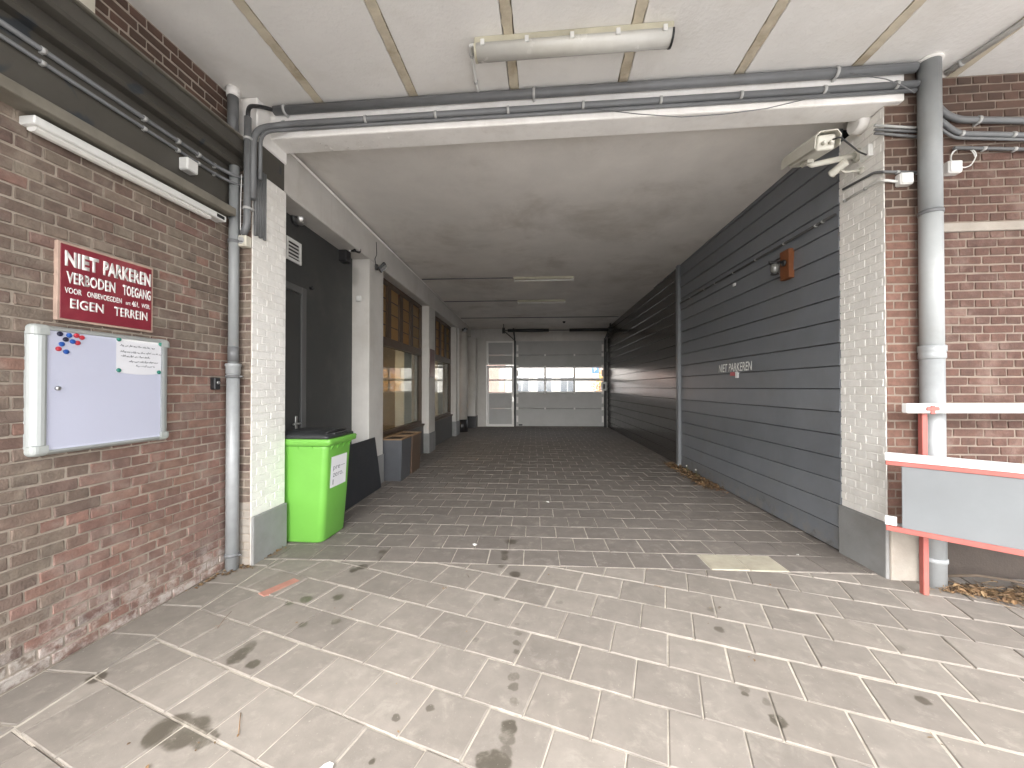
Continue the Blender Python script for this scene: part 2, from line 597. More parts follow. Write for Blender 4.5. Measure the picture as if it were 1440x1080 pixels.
M_PLANK_FAR = pm('grey_cladding_glossy', (0.05, 0.047, 0.045), 0.22, 0.1, 3, 0.10, 14, 0.004, rand=0.06, dirt=0.2, dirt_c=(0.09, 0.085, 0.08), spec=0.7)
M_PVC = pm('grey_pvc', (0.15, 0.155, 0.16), 0.42, 0.1, 8, 0.08, 90, dirt=0.25, dirt_c=(0.1, 0.09, 0.08))
M_PVC_W = pm('pale_pvc', (0.4000, 0.4160, 0.4200), 0.45, 0.07, 6, 0.08, 90, dirt=0.3, dirt_c=(0.3, 0.3, 0.28), streak=0.2)
M_PVC_L = pm('light_grey_pvc', (0.2640, 0.2760, 0.2800), 0.45, 0.08, 6, 0.08, 90, dirt=0.25, dirt_c=(0.2, 0.19, 0.17), streak=0.15)
M_ZINC = pm('galvanised_zinc', (0.3300, 0.3432, 0.3498), 0.45, 0.14, 9, 0.15, 60, 0.002, metal=0.12, dirt=0.3, dirt_c=(0.3, 0.31, 0.31), streak=0.25)
M_CLIP = pm('clip_grey', (0.42, 0.42, 0.41), 0.4, 0.1, 10, 0)
M_BLACK = pm('black_plastic', (0.018, 0.018, 0.019), 0.4, 0.1, 8, 0.05, 90)
M_WPLAST = pm('white_plastic', (0.70, 0.70, 0.68), 0.4, 0.05, 8, 0.03, 90, dirt=0.15, dirt_c=(0.45, 0.42, 0.36))
M_CREAMP = pm('cream_plastic', (0.60, 0.57, 0.48), 0.45, 0.06, 8, 0.03, 90, dirt=0.3, dirt_c=(0.4, 0.36, 0.28))
M_CHROME = pm('brushed_metal', (0.55, 0.55, 0.54), 0.3, 0.08, 20, 0.03, 90, metal=0.9)
M_ALU = pm('aluminium_frame', (0.3720, 0.3906, 0.3844), 0.38, 0.05, 12, 0.02, 90, metal=0.25)
M_ALUC = pm('frame_corner_plastic', (0.3696, 0.3894, 0.3762), 0.45, 0.05, 12, 0.02, 90)


# ------------------------------------------------------------------ ground
bm = BM()
box(bm, -250, 250, -250, 250, -0.5, -0.06)
ground = one('ground', bm, M_ASPHALT, kind='structure')


def clip_poly(poly, region):
    out = poly
    for (ax, ay), (bx, by) in zip(region, region[1:] + region[:1]):
        nxt = []
        for i, p in enumerate(out):
            q = out[(i + 1) % len(out)]
            sp = (bx - ax) * (p[1] - ay) - (by - ay) * (p[0] - ax)
            sq = (bx - ax) * (q[1] - ay) - (by - ay) * (q[0] - ax)
            if sp >= 0:
                nxt.append(p)
            if (sp >= 0) != (sq >= 0):
                t = sp / (sp - sq)
                nxt.append((p[0] + (q[0] - p[0]) * t, p[1] + (q[1] - p[1]) * t))
        out = nxt
        if len(out) < 3:
            return []
    return out


def inset(poly, d):
    n = len(poly)
    res = []
    for i in range(n):
        a, p, c = Vector(poly[i - 1]), Vector(poly[i]), Vector(poly[(i + 1) % n])
        e1, e2 = (p - a), (c - p)
        if e1.length < 1e-4 or e2.length < 1e-4:
            continue
        e1.normalize()
        e2.normalize()
        n1, n2 = Vector((-e1.y, e1.x)), Vector((-e2.y, e2.x))
        k = n1 + n2
        den = 1 + n1.dot(n2)
        if den < 0.2:
            den = 0.2
        res.append(tuple(p + k * d / den))
    return res


def area(poly):
    return 0.5 * sum(poly[i - 1][0] * poly[i][1] - poly[i][0] * poly[i - 1][1] for i in range(len(poly)))


def slab_solid(bm, poly, top=0.0, ch=0.005):
    tilt = (random.uniform(-0.010, 0.010), random.uniform(-0.010, 0.010), random.uniform(-0.0022, 0.0022))
    cx = sum(p[0] for p in poly) / len(poly)
    cy = sum(p[1] for p in poly) / len(poly)

    def zt(p, dz): return top + dz + tilt[2] + (p[0] - cx) * tilt[0] + (p[1] - cy) * tilt[1]
    inn = inset(poly, ch)
    if len(inn) != len(poly):
        inn = poly
    lo = [bm.verts.new((p[0], p[1], top - 0.05)) for p in poly]
    md = [bm.verts.new((p[0], p[1], zt(p, -ch))) for p in poly]
    hi = [bm.verts.new((p[0], p[1], zt(p, 0))) for p in inn]
    n = len(poly)
    bm.faces.new(hi)
    for a, c in ((lo, md), (md, hi)):
        for i in range(n):
            bm.faces.new((a[i], a[(i + 1) % n], c[(i + 1) % n], c[i]))


def pave(root, fr, org, ang, pu, pv, region, gap, m, special=None, bond=0.5, limit=290):
    u = Vector((math.cos(ang), math.sin(ang)))
    v = Vector((-u.y, u.x))
    o = Vector(org)
    rs = [(Vector(p) - o) for p in region]
    us = [r.dot(u) for r in rs]
    vs_ = [r.dot(v) for r in rs]
    cells = []
    for j in range(math.floor(min(vs_) / pv) - 1, math.ceil(max(vs_) / pv) + 1):
        off = (j % 2) * pu * bond + random.uniform(-0.006, 0.006)
        for i in range(math.floor(min(us) / pu) - 2, math.ceil(max(us) / pu) + 1):
            q = [o + u * (i * pu + off + a * pu) + v * (j * pv + c * pv) for a, c in ((0, 0), (1, 0), (1, 1), (0, 1))]
            q = clip_poly([tuple(p) for p in q], region)
            if not q or area(q) < 0.004:
                continue
            q = inset(q, gap / 2 + random.uniform(-0.0012, 0.0012))
            if len(q) < 3 or area(q) < 0.003:
                continue
            c = Vector((sum(p[0] for p in q) / len(q), sum(p[1] for p in q) / len(q), 0))
            pr = project(c, fr)
            vis = area(q) / pr[2] ** 3 if pr and -60 < pr[0] < 1500 and pr[1] < 1150 else 0
            cells.append((vis, q, c))
    cells.sort(key=lambda t: -t[0])
    rest = BM()
    nrest = 0
    for k, (vis, q, c) in enumerate(cells):
        mm = (special(c) if special else None) or m
        if k < limit and vis > 0:
            b_ = BM()
            slab_solid(b_, q)
            part('paving_slab', b_, mm, root)
        else:
            slab_solid(rest, q)
            nrest += 1
    if nrest:
        tag(part('paving_slab', rest, m, root), kind='stuff')
    else:
        rest.free()


# forecourt: slabs laid askew; a straight border row along the brick wall
bm = BM()
prism(bm, [(-2.62, 0.0), (4.7, 0.0), (4.7, 3.4), (-2.62, 3.19)], 2, -0.058, -0.006)
pavement = one('pavement', bm, M_SAND, kind='structure')
AN = R(-16.5)
uu = Vector((math.cos(AN), math.sin(AN)))
vv = Vector((-uu.y, uu.x))
org = uu * -1.2 + vv * 1.626
tw = lambda tx, ty: tuple((FR['T'][0] @ Vector((tx, ty, 0)))[:2])
s0, s1 = tw(-2.3, 3.2), tw(4.6, 3.2)
pave(pavement, 'W', org, AN, 0.302, 0.288, [(-2.29, 0.15), (4.6, 0.15), (4.6, s1[1]), (-2.29, s0[1])], 0.0075, M_SLAB, limit=270)
pave(pavement, 'W', (-2.598, 0.28), PI / 2, 0.302, 0.30, [(-2.598, 0.15), (-2.29, 0.15), (-2.29, 3.11), (-2.598, 3.10)], 0.007, M_SLAB, bond=0, limit=12)
bm = BM()
p0, p1 = W.z(366, 834), W.z(420, 811)
d = (p1 - p0).normalized()
obox(bm, (p0 + p1) / 2 + Vector((0.02, -0.02, -0.02)), d, Vector((-d.y, d.x, 0)), (0, 0, 1), 0.26, 0.085, 0.046, 0.004)
part('red_paver', bm, M_RED_PAVER, pavement)

# passage floor: straight half-bond rows
bm = BM()
box(bm, -2.75, 2.70, 3.205, 15.6, -0.058, -0.005)
passage = one('passage_floor', bm, M_SAND, fr='T', kind='structure')


def cream(c):
    return M_CREAM if (3.2 < c.y < 3.5 and 1.33 < c.x < 1.94) else None


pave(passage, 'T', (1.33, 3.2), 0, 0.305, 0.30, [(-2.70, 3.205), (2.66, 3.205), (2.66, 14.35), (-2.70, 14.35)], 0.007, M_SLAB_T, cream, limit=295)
bm = BM()
box(bm, -2.4, 2.5, 14.36, 15.55, -0.04, 0.004, 0.003)
one('threshold', bm, M_CONCRETE, fr='T', kind='structure')

# ------------------------------------------------------------------ brickwork
BR = {}


def brick_mesh(kind, var, m, depth=0.05):
    key = (kind, var, m.name)
    if key in BR:
        return BR[key]
    L, Hh = {'s': (0.2105, 0.0555), 'h': (0.1005, 0.0555), 'S': (0.2145, 0.0605), 'H': (0.1045, 0.0605)}[kind]
    b_ = BM()
    box(b_, -L / 2, L / 2, 0, depth, -Hh / 2, Hh / 2, 0.004)
    rr = random.Random(var * 7 + len(kind))
    for v in b_.verts:
        v.co += Vector((rr.uniform(-1, 1), rr.uniform(-0.5, 0.5), rr.uniform(-1, 1))) * (0.0024 if kind in 'sh' else 0.001)
    me = finish(b_, 'brick', m, (0, 0, 0))
    BR[key] = me
    return me


def bricks(parent, p0, inward, width, z0, z1, course, mats, limit=290, kinds=('s', 'h'), rough=0.002, phase=0.0, name='brick', hide=None):
    inw = Vector(inward)
    u = inw.cross(Vector((0, 0, 1)))
    rz = math.atan2(u.y, u.x)
    base = BASE[parent]
    p0 = Vector(p0)
    todo = []
    n = int((z1 - z0) / course)
    course = (z1 - z0) / n
    for i in range(n):
        zc = z0 + (i + 0.5) * course
        if i % 2 == 0:
            pitch, kind, off = 0.22, kinds[0], (0.11 if i % 4 else 0.0)
        else:
            pitch, kind, off = 0.11, kinds[1], 0.055
        off += phase
        k = math.floor(-off / pitch) - 1
        while True:
            jw = 0.0095 if kind in 'sh' else 0.0055
            a = off + k * pitch + jw / 2
            e = a + pitch - jw
            k += 1
            if a > width - 0.02:
                break
            a, e = max(a, 0.0), min(e, width)
            if e - a < 0.025:
                continue
            c = p0 + u * (a + e) / 2
            c.z = zc
            if hide and hide(c):
                continue
            pr = project(c)
            ok = pr and -30 < pr[0] < 1470 and -30 < pr[1] < 1110
            todo.append(((e - a) / pr[2] ** 2 if ok else 0, c, (e - a), kind))
    todo.sort(key=lambda t: -t[0])
    rest, nr = {}, 0
    for j, (vis, c, L, kind) in enumerate(todo):
        m = mats(c) if callable(mats) else mats
        me = brick_mesh(kind, random.randrange(4), m)
        full = {'s': 0.2105, 'h': 0.1005, 'S': 0.2145, 'H': 0.1045}[kind]
        loc = c - inw * random.uniform(-rough, rough) + Vector((0, 0, random.uniform(-0.0015, 0.0015)))
        rot = rz + random.uniform(-0.006, 0.006)
        sx = L / full
        if j < limit and vis > 0:
            o = bpy.data.objects.new(name, me)
            col.objects.link(o)
            o.parent = parent
            o.location = loc - base
            o.rotation_euler = (0, random.uniform(-0.006, 0.006), rot)
            o.scale = (sx, 1, 1 + random.uniform(-0.03, 0.03))
        else:
            b_ = rest.setdefault(m.name, BM())
            t = bmesh.new()
            t.from_mesh(me)
            bmesh.ops.transform(t, matrix=Matrix.Translation(loc) @ Matrix.Rotation(rot, 4, 'Z') @ Matrix.Diagonal((sx, 1, 1, 1)), verts=t.verts)
            join(b_, t)
    for mn, b_ in rest.items():
        tag(part(name, b_, bpy.data.materials[mn], parent), kind='stuff')


# left wall of the forecourt
LW = -2.60
wall_l = thing('brick_wall', 'weathered brown and red brick wall carrying the red sign and white notice case', 'wall', (LW - 0.2, 1.2, 0))
bm = BM()
box(bm, -3.0, LW - 0.006, -0.6, 2.975, -0.055, 2.86)
box(bm, -3.0, LW - 0.05, -0.6, 2.975, 2.861, 3.928)
part('mortar', bm, M_MORTAR_L, wall_l)


def left_mat(c):
    edge = 1.93 + 0.33 * (c.z - 0.75) + 0.05 * math.sin(c.z * 23)
    red = c.y > edge and c.z < 1.75 or random.random() < 0.10
    return M_BRICK_LR if red else M_BRICK_L


bricks(wall_l, (LW, -0.6, 0), (-1, 0, 0), 3.57, 0.0, 2.85, 0.0635, left_mat, 295, rough=0.003)
bricks(wall_l, (LW - 0.044, -0.6, 0), (-1, 0, 0), 3.57, 3.50, 3.926, 0.0635, M_BRICK_D, 60)

# left pillar: brick front, whitewashed side
pil_l = thing('brick_pillar', 'whitewashed brick pillar with grey plinth next to the green bin', 'pillar', (-2.53, 3.2, 0))
bm = BM()
box(bm, -2.80, -2.4345, 2.986, 3.40, -0.055, 3.30)
part('core', bm, M_WHITE_JOINT, pil_l)
bm = BM()
box(bm, -2.60, -2.437, 2.9835, 2.99, 0.0, 3.29)
part('mortar', bm, M_MORTAR_L, pil_l)
bricks(pil_l, (-2.60, 2.98, 0), (0, 1, 0), 0.160, 0.0, 3.29, 0.0645, lambda c: M_BRICK_L if c.z > 0.5 else M_CONCRETE, 110, rough=0.001)
bricks(pil_l, (-2.4315, 2.9865, 0), (-1, 0, 0), 0.411, 0.40, 3.29, 0.0645, M_WHITE_BRICK, 180, kinds=('S', 'H'), rough=0.0007, name='whitewashed_brick')
bm = BM()
box(bm, -2.60, -2.415, 2.995, 3.412, -0.05, 0.395, 0.008, 2)
part('plinth', bm, M_PLINTH, pil_l)
bm = BM()
box(bm, -2.78, -2.425, 3.02, 3.40, 3.56, 3.925, 0.01)
part('pier_head', bm, M_WHITE, pil_l)

# right pillar
pil_r = thing('brick_pillar', 'brick pillar with whitewashed flank where the grey cladding begins, cameras mounted on it', 'pillar', (2.76, 3.45, 0))
bm = BM()
box(bm, 2.6245, 2.93, 3.226, 3.68, -0.055, 3.66)
part('core', bm, M_WHITE_JOINT, pil_r)
bm = BM()
box(bm, 2.627, 2.96, 3.2235, 3.23, 0.0, 3.925)
part('mortar', bm, M_MORTAR_R, pil_r)
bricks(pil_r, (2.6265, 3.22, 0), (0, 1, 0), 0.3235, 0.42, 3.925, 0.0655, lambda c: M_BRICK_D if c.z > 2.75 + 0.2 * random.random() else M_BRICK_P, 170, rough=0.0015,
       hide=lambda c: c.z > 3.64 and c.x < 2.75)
bricks(pil_r, (2.621, 3.685, 0), (1, 0, 0), 0.459, 0.42, 3.65, 0.0655, M_WHITE_BRICK, 120, kinds=('S', 'H'), rough=0.0007, name='whitewashed_brick')
bm = BM()
box(bm, 2.603, 2.80, 3.212, 3.70, -0.05, 0.425, 0.008, 2)
part('plinth', bm, M_PLINTH, pil_r)
bm = BM()
box(bm, 2.625, 2.955, 3.196, 3.4, -0.05, 0.40, 0.012, 2)
part('base_block', bm, M_CONCRETE, pil_r)

# right wall facing the forecourt
RWY = 3.31
wall_r = thing('brick_wall', 'clay red brick wall with a pale stone band behind the barrier', 'wall', (4.2, 3.5, 0))
bm = BM()
box(bm, 2.94, 7.0, RWY + 0.006, 3.72, -0.055, 3.925)
part('mortar', bm, M_MORTAR_R, wall_r)
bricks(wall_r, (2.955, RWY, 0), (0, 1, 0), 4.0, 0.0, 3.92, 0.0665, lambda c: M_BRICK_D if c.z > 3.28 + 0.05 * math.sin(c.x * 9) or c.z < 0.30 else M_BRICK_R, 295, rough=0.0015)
bm = BM()
z = W.y(1400, 318, RWY).z
box(bm, 2.962, 7.0, RWY - 0.018, RWY + 0.05, z - 0.034, z + 0.034, 0.004)
part('stone_band', bm, M_CONCRETE, wall_r)
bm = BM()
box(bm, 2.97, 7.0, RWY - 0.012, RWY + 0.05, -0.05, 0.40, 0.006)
part('plinth', bm, pm('wall_foot_shade', (0.055, 0.042, 0.034), 0.85, 0.25, 7, 0.5, 60, 0.006, dirt=0.4, dirt_c=(0.10, 0.08, 0.065)), wall_r)  # dark strip added here; shade under the barrier is put into its colour

# ------------------------------------------------------------------ forecourt ceiling: concrete planks with filled joints
ZC = 3.93
bm = BM()
box(bm, -3.2, 7.0, -1.9, 3.45, ZC + 0.12, ZC + 0.35)
ceiling = one('ceiling', bm, M_CEIL, kind='structure')
seams = [-2.95, -1.95, -1.115, -0.26, 0.615, 1.51, 2.37, 3.2, 4.1, 5.0, 5.9, 7.0]
for a, e in zip(seams, seams[1:]):
    b_ = BM()
    box(b_, a + 0.040, e - 0.040, -1.9, 3.44, ZC, ZC + 0.121, 0.004)
    part('ceiling_plank', b_, M_CEIL, ceiling)
for a in seams[1:-1]:
    b_ = BM()
    yy = -1.89
    pl, pr_ = [], []
    while yy < 3.43:
        pl.append((a - 0.035 - random.uniform(-0.005, 0.005), yy))
        pr_.append((a + 0.035 + random.uniform(-0.005, 0.005), yy))
        yy += random.uniform(0.02, 0.06)
    prism(b_, pl + pr_[::-1], 2, ZC - 0.002, ZC + 0.1)
    part('joint_strip', b_, M_JOINT, ceiling)

# header beam over the opening
bm = BM()
box(bm, -2.52, 2.735, 3.175, 3.40, 3.665, ZC - 0.003, 0.012, 2)
hb = [v for v in bm.verts]
header = one('header_beam', bm, M_WHITE, 'white painted concrete beam spanning the passage entrance', 'beam', (0, 3.3, 3.665))
# flaked paint under the beam
bm = BM()
for k in range(26):
    px = random.gauss(500, 34)
    p = W.z(px, 200, 3.66)
    c = Vector((p.x, random.uniform(3.24, 3.39), 3.6645))
    r0 = random.uniform(0.004, 0.022)
    vs2 = [bm.verts.new(c + Vector((math.cos(t) * r0 * random.uniform(0.6, 1.3), math.sin(t) * r0 * 0.6, -random.uniform(0.0, 0.012)))) for t in [i * PI / 3 for i in range(6)]]
    bm.faces.new(vs2)
tag(part('flaked_paint', bm, M_WHITE, header), kind='stuff')

# steel beam over the left wall
XB = -2.5
sb = thing('steel_beam', 'dark grey brown painted steel beam above the left brick wall', 'beam', (XB, 1.3, 2.84))
bm = BM()
box(bm, -2.70, -2.585, -0.6, 2.97, 2.90, 3.30)
part('web', bm, M_STEEL, sb)
bm = BM()
box(bm, -2.72, -2.47, -0.6, 2.86, 2.842, 2.902, 0.004)
part('lower_flange', bm, M_STEEL_EDGE, sb)
bm = BM()
prism(bm, [(-2.72, 3.28), (-2.52, 3.272), (-2.50, 3.29), (-2.535, 3.375), (-2.475, 3.385), (-2.46, 3.40), (-2.47, 3.49), (-2.49, 3.50), (-2.72, 3.50)], 1, -0.6, 3.40)
part('upper_channel', bm, M_STEEL, sb)
bm = BM()
box(bm, -2.74, -2.452, -0.6, 3.415, 3.501, 3.513, 0.002)
part('top_plate', bm, M_STEEL_EDGE, sb)
bm = BM()
box(bm, -2.62, -2.428, 2.99, 3.37, 3.302, 3.555, 0.006)
part('bearing_end', bm, M_STEEL, sb)
bm = BM()
p = W.x(118, 5, -2.64)
box(bm, -2.66, -2.628, p.y - 0.2, p.y + 0.03, 3.62, 3.92, 0.004)
one('wooden_block', bm, M_CREAMP, 'pale wooden block wedged between steel beam and ceiling', 'block', (-2.64, p.y, 3.62))

# ------------------------------------------------------------------ passage shell (frame T)
TL, TR, TE = -2.45, 2.62, 14.45


def zceil(ty): return 3.80 - (ty - 3.4) * 0.011


bm = BM()
vs3 = [(-2.8, 3.40, zceil(3.4)), (3.0, 3.40, zceil(3.4)), (3.0, 15.0, zceil(15)), (-2.8, 15.0, zceil(15))]
lo = [bm.verts.new(v) for v in vs3]
hi = [bm.verts.new((v[0], v[1], 4.3)) for v in vs3]
bm.faces.new(lo)
bm.faces.new(hi[::-1])
for i in range(4):
    bm.faces.new((lo[i], lo[(i + 1) % 4], hi[(i + 1) % 4], hi[i]))
one('passage_ceiling', bm, M_CEIL_T, fr='T', kind='structure')
bm = BM()
box(bm, -6.5, 3.2, 3.42, 15.0, 4.301, 4.6)
one('roof', bm, M_ASPHALT, fr='T', kind='structure')

bm = BM()
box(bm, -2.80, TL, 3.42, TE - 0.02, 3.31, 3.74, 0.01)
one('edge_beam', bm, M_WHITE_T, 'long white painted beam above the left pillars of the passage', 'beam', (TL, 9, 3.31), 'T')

bm = BM()
box(bm, -2.98, -2.70, 3.41, 5.37, -0.05, 3.312)
box(bm, -2.98, -2.575, 5.371, 5.52, -0.05, 3.312)
rec = one('recess_wall', bm, M_GREYWALL, 'dark grey painted wall behind the green bin', 'wall', (-2.8, 4.4, 0), 'T')

PLS = [(5.36, 5.88, -2.575, 'whitewashed square pillar between the dark grey recess and the planters'),
       (8.52, 9.05, -2.63, 'whitewashed square pillar carrying a dark red plaque between two shop windows'),
       (11.55, 12.1, -2.63, 'whitewashed square pillar with a floodlight past the second shop window')]
for (y0, y1, xb, lab) in PLS:
    t = thing('square_pillar', lab, 'pillar', ((xb + TL) / 2, y0, 0), 'T')
    bm = BM()
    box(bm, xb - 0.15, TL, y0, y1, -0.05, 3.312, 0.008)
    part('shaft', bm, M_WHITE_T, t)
    bm = BM()
    box(bm, xb - 0.12, TL + 0.012, y0 - 0.012, y1 + 0.012, -0.05, 0.44, 0.006)
    part('plinth', bm, M_PLINTH, t)
# round column with a black foot, corner pier
t = thing('round_column', 'white round column with black foot near the far end of the passage', 'column', (-2.48, 12.75, 0), 'T')
bm = BM()
lathe(bm, [(0.19, 0.40), (0.19, 3.32)], (-2.50, 12.75, 0), n=24)
part('shaft', bm, M_WHITE_T, t)
bm = BM()
lathe(bm, [(0.205, -0.05), (0.205, 0.41)], (-2.50, 12.75, 0), n=24)
part('foot', bm, M_BLACK, t)
t = thing('corner_pier', 'white pier with black foot in the corner beside the side door', 'pillar', (-2.3, 14.2, 0), 'T')
bm = BM()
box(bm, -2.75, -2.22, 13.95, TE - 0.01, 0.42, 3.312, 0.008)
part('shaft', bm, M_WHITE_T, t)
bm = BM()
box(bm, -2.75, -2.205, 13.935, TE - 0.005, -0.05, 0.425, 0.006)
part('foot', bm, M_BLACK, t)

# end wall round the doors
t = thing('end_wall', 'white wall framing the doors at the far end of the passage', 'wall', (0, TE + 0.1, 0), 'T')
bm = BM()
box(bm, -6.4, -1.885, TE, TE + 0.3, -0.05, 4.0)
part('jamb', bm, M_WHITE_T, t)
bm = BM()
box(bm, 2.56, 3.1, TE, TE + 0.3, -0.05, 4.0)
part('jamb', bm, M_WHITE_T, t)
bm = BM()
box(bm, -1.884, 2.559, TE, TE + 0.3, 3.22, 4.0)
part('lintel', bm, M_WHITE_T, t)

# cladding wall on the right: lapped planks, two lengths
t = thing('cladding_wall', 'long wall of lapped dark grey planks along the passage', 'wall', (TR + 0.1, 9, 0), 'T')
bm = BM()
box(bm, TR + 0.045, 3.1, 3.62, TE + 0.1, -0.05, 4.0)
part('backing', bm, pm('groove_grey', (0.03, 0.03, 0.032), 0.7, 0.1, 5, 0), t)
EXP = 0.207
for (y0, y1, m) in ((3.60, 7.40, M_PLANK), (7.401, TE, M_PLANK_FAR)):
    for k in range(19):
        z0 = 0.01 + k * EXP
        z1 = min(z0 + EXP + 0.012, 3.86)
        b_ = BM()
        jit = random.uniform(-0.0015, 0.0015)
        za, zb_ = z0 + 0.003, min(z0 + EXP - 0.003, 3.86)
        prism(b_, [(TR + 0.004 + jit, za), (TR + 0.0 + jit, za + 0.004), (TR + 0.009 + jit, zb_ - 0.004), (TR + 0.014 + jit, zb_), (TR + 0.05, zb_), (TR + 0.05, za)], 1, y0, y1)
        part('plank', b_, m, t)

# ------------------------------------------------------------------ shop windows on the left (frame T)
M_WOOD_D = pm('dark_window_wood', (0.075, 0.048, 0.03), 0.45, 0.2, 20, 0.15, 60, dirt=0.2)
M_GLASS = glass('window_glass', (0.82, 0.84, 0.8), 0.015, 1.6)
M_AMBER = amber('amber_pane', (0.52, 0.37, 0.19))
M_LEAD = pm('lead_bar', (0.04, 0.03, 0.025), 0.5, 0.1, 10, 0)
M_BASEW = pm('grey_window_base', (0.10, 0.10, 0.098), 0.7, 0.12, 6, 0.3, 70, dirt=0.3)
XW = -2.63
for (y0, y1, lab) in ((5.885, 8.515, 'tall shop window with amber top lights behind the metal planters'),
                      (9.055, 11.545, 'tall shop window with amber top lights between the plaque pillar and the floodlight pillar'),
                      (12.96, 13.93, 'narrow shop window beside the round column')):
    t = thing('shop_window', lab, 'window', (XW, (y0 + y1) / 2, 0), 'T')
    bm = BM()
    box(bm, XW - 0.12, XW + 0.06, y0, y1, -0.05, 0.62, 0.004)
    part('window_base', bm, M_BASEW, t)
    bm = BM()
    box(bm, XW - 0.10, XW + 0.085, y0 + 0.005, y1 - 0.005, 0.621, 0.665, 0.004)
    part('sill', bm, M_WOOD_D, t)
    bm = BM()
    for a in (y0 + 0.002, y1 - 0.072):
        box(bm, XW - 0.07, XW + 0.02, a, a + 0.07, 0.666, 3.308, 0.004)
    box(bm, XW - 0.07, XW + 0.02, y0 + 0.073, y1 - 0.073, 3.23, 3.308, 0.004)
    box(bm, XW - 0.07, XW + 0.02, y0 + 0.073, y1 - 0.073, 0.666, 0.73, 0.004)
    part('frame', bm, M_WOOD_D, t)
    bm = BM()
    box(bm, XW - 0.08, XW + 0.04, y0 + 0.073, y1 - 0.073, 2.18, 2.32, 0.006)
    part('transom', bm, M_WOOD_D, t)
    bm = BM()
    box(bm, XW - 0.03, XW - 0.022, y0 + 0.07, y1 - 0.07, 0.725, 2.185)
    part('pane', bm, M_GLASS, t)
    npan = 4 if y1 - y0 > 1.5 else 2
    wp = (y1 - y0 - 0.146) / npan
    for k in range(npan):
        a = y0 + 0.073 + k * wp
        bm = BM()
        box(bm, XW - 0.035, XW - 0.029, a + 0.03, a + wp - 0.03, 2.322, 3.228)
        pn = part('amber_pane', bm, M_AMBER, t)
        bm = BM()
        for q in range(1, 4):
            zz = 2.32 + q * 0.91 / 4
            box(bm, XW - 0.04, XW - 0.02, a + 0.03, a + wp - 0.03, zz - 0.007, zz + 0.007)
        part('glazing_bar', bm, M_LEAD, pn)
        if k:
            bm = BM()
            box(bm, XW - 0.06, XW + 0.012, a - 0.085, a + 0.085, 2.322, 3.229, 0.004)
            part('mullion', bm, M_WOOD_D, t)

# the room behind the windows
M_ROOM = pm('cream_room_wall', (0.54, 0.46, 0.36), 0.8, 0.06, 2, 0.1, 40)
M_ROOMF = pm('wood_room_floor', (0.20, 0.13, 0.08), 0.5, 0.2, 6, 0.1, 40)
bm = BM()
box(bm, -4.8, -4.6, 5.4, TE, 0.0, 3.4)
box(bm, -4.6, -2.76, 5.3, 5.45, 0.0, 3.4)
box(bm, -6.2, -2.76, 5.3, TE - 0.01, 3.40, 3.5)
box(bm, -4.6, -3.12, 9.55, 9.65, 0.0, 3.4)
box(bm, -4.6, -3.05, 12.5, 12.6, 0.0, 3.4)
room = one('room_wall', bm, M_ROOM, fr='T', kind='structure')
bm = BM()
box(bm, -6.2, -2.76, 5.3, TE - 0.01, -0.05, 0.01)
one('room_floor', bm, M_ROOMF, fr='T', kind='structure')
M_SHADE = pm('lamp_shade_metal', (0.5, 0.36, 0.2), 0.4, 0.05, 8, 0)
M_BULB = emit('bulb_glow', (1.0, 0.72, 0.4), 30)
for (x, y, z, lw) in ((-3.7, 7.3, 2.1, 'window with planters'), (-3.7, 10.5, 2.1, 'window next to the plaque pillar')):
    t = thing('pendant_lamp', 'lit pendant lamp hanging in the room behind the ' + lw, 'lamp', (x, y, 3.39), 'T', 'pendant lamps in the shop')
    bm = BM()
    tube(bm, [(x, y, 3.40), (x, y, z + 0.18)], 0.006, 8)
    part('cord', bm, M_BLACK, t)
    bm = BM()
    lathe(bm, [(0.02, 0.18), (0.05, 0.15), (0.10, 0.08), (0.17, 0.0), (0.165, 0.0), (0.095, 0.075), (0.045, 0.14)], (x, y, z), n=20)
    part('lamp_shade', bm, M_SHADE, t)
    bm = BM()
    lathe(bm, [(0.005, -0.02), (0.035, 0.0), (0.04, 0.03), (0.025, 0.07), (0.015, 0.10)], (x, y, z), n=14)
    part('bulb', bm, M_BULB, t)
    ld = bpy.data.lights.new('bulb_light', 'POINT')
    ld.energy = 2.6
    ld.color = (1.0, 0.72, 0.42)
    ld.shadow_soft_size = 0.06
    lo_ = bpy.data.objects.new('bulb_light', ld)
    col.objects.link(lo_)
    lo_.parent = t
    lo_.location = Vector((x, y, z - 0.06)) - BASE[t]
# a table and shelves glimpsed through the glass
bm = BM()
box(bm, -4.4, -3.6, 6.6, 8.4, 0.72, 0.76, 0.004)
t = thing('shop_table', 'wooden table standing inside the room behind the planters', 'table', (-4.0, 7.5, 0.01), 'T')
part('tabletop', bm, M_ROOMF, t)
for (x, y) in ((-4.35, 6.65), (-3.65, 6.65), (-4.35, 8.35), (-3.65, 8.35)):
    bm = BM()
    box(bm, x - 0.03, x + 0.03, y - 0.03, y + 0.03, 0.01, 0.72)
    part('leg', bm, M_ROOMF, t)

for (y0, y1, lab) in ((7.9, 8.38, 'pale column inside the shop behind the planters'), (10.75, 11.35, 'pale column inside the shop past the plaque pillar')):
    bm = BM()
    box(bm, -3.0, -2.8, y0, y1, 0.01, 3.4, 0.006)
    one('indoor_column', bm, M_WHITE, lab, 'column', (-2.9, y0, 0.01), 'T')

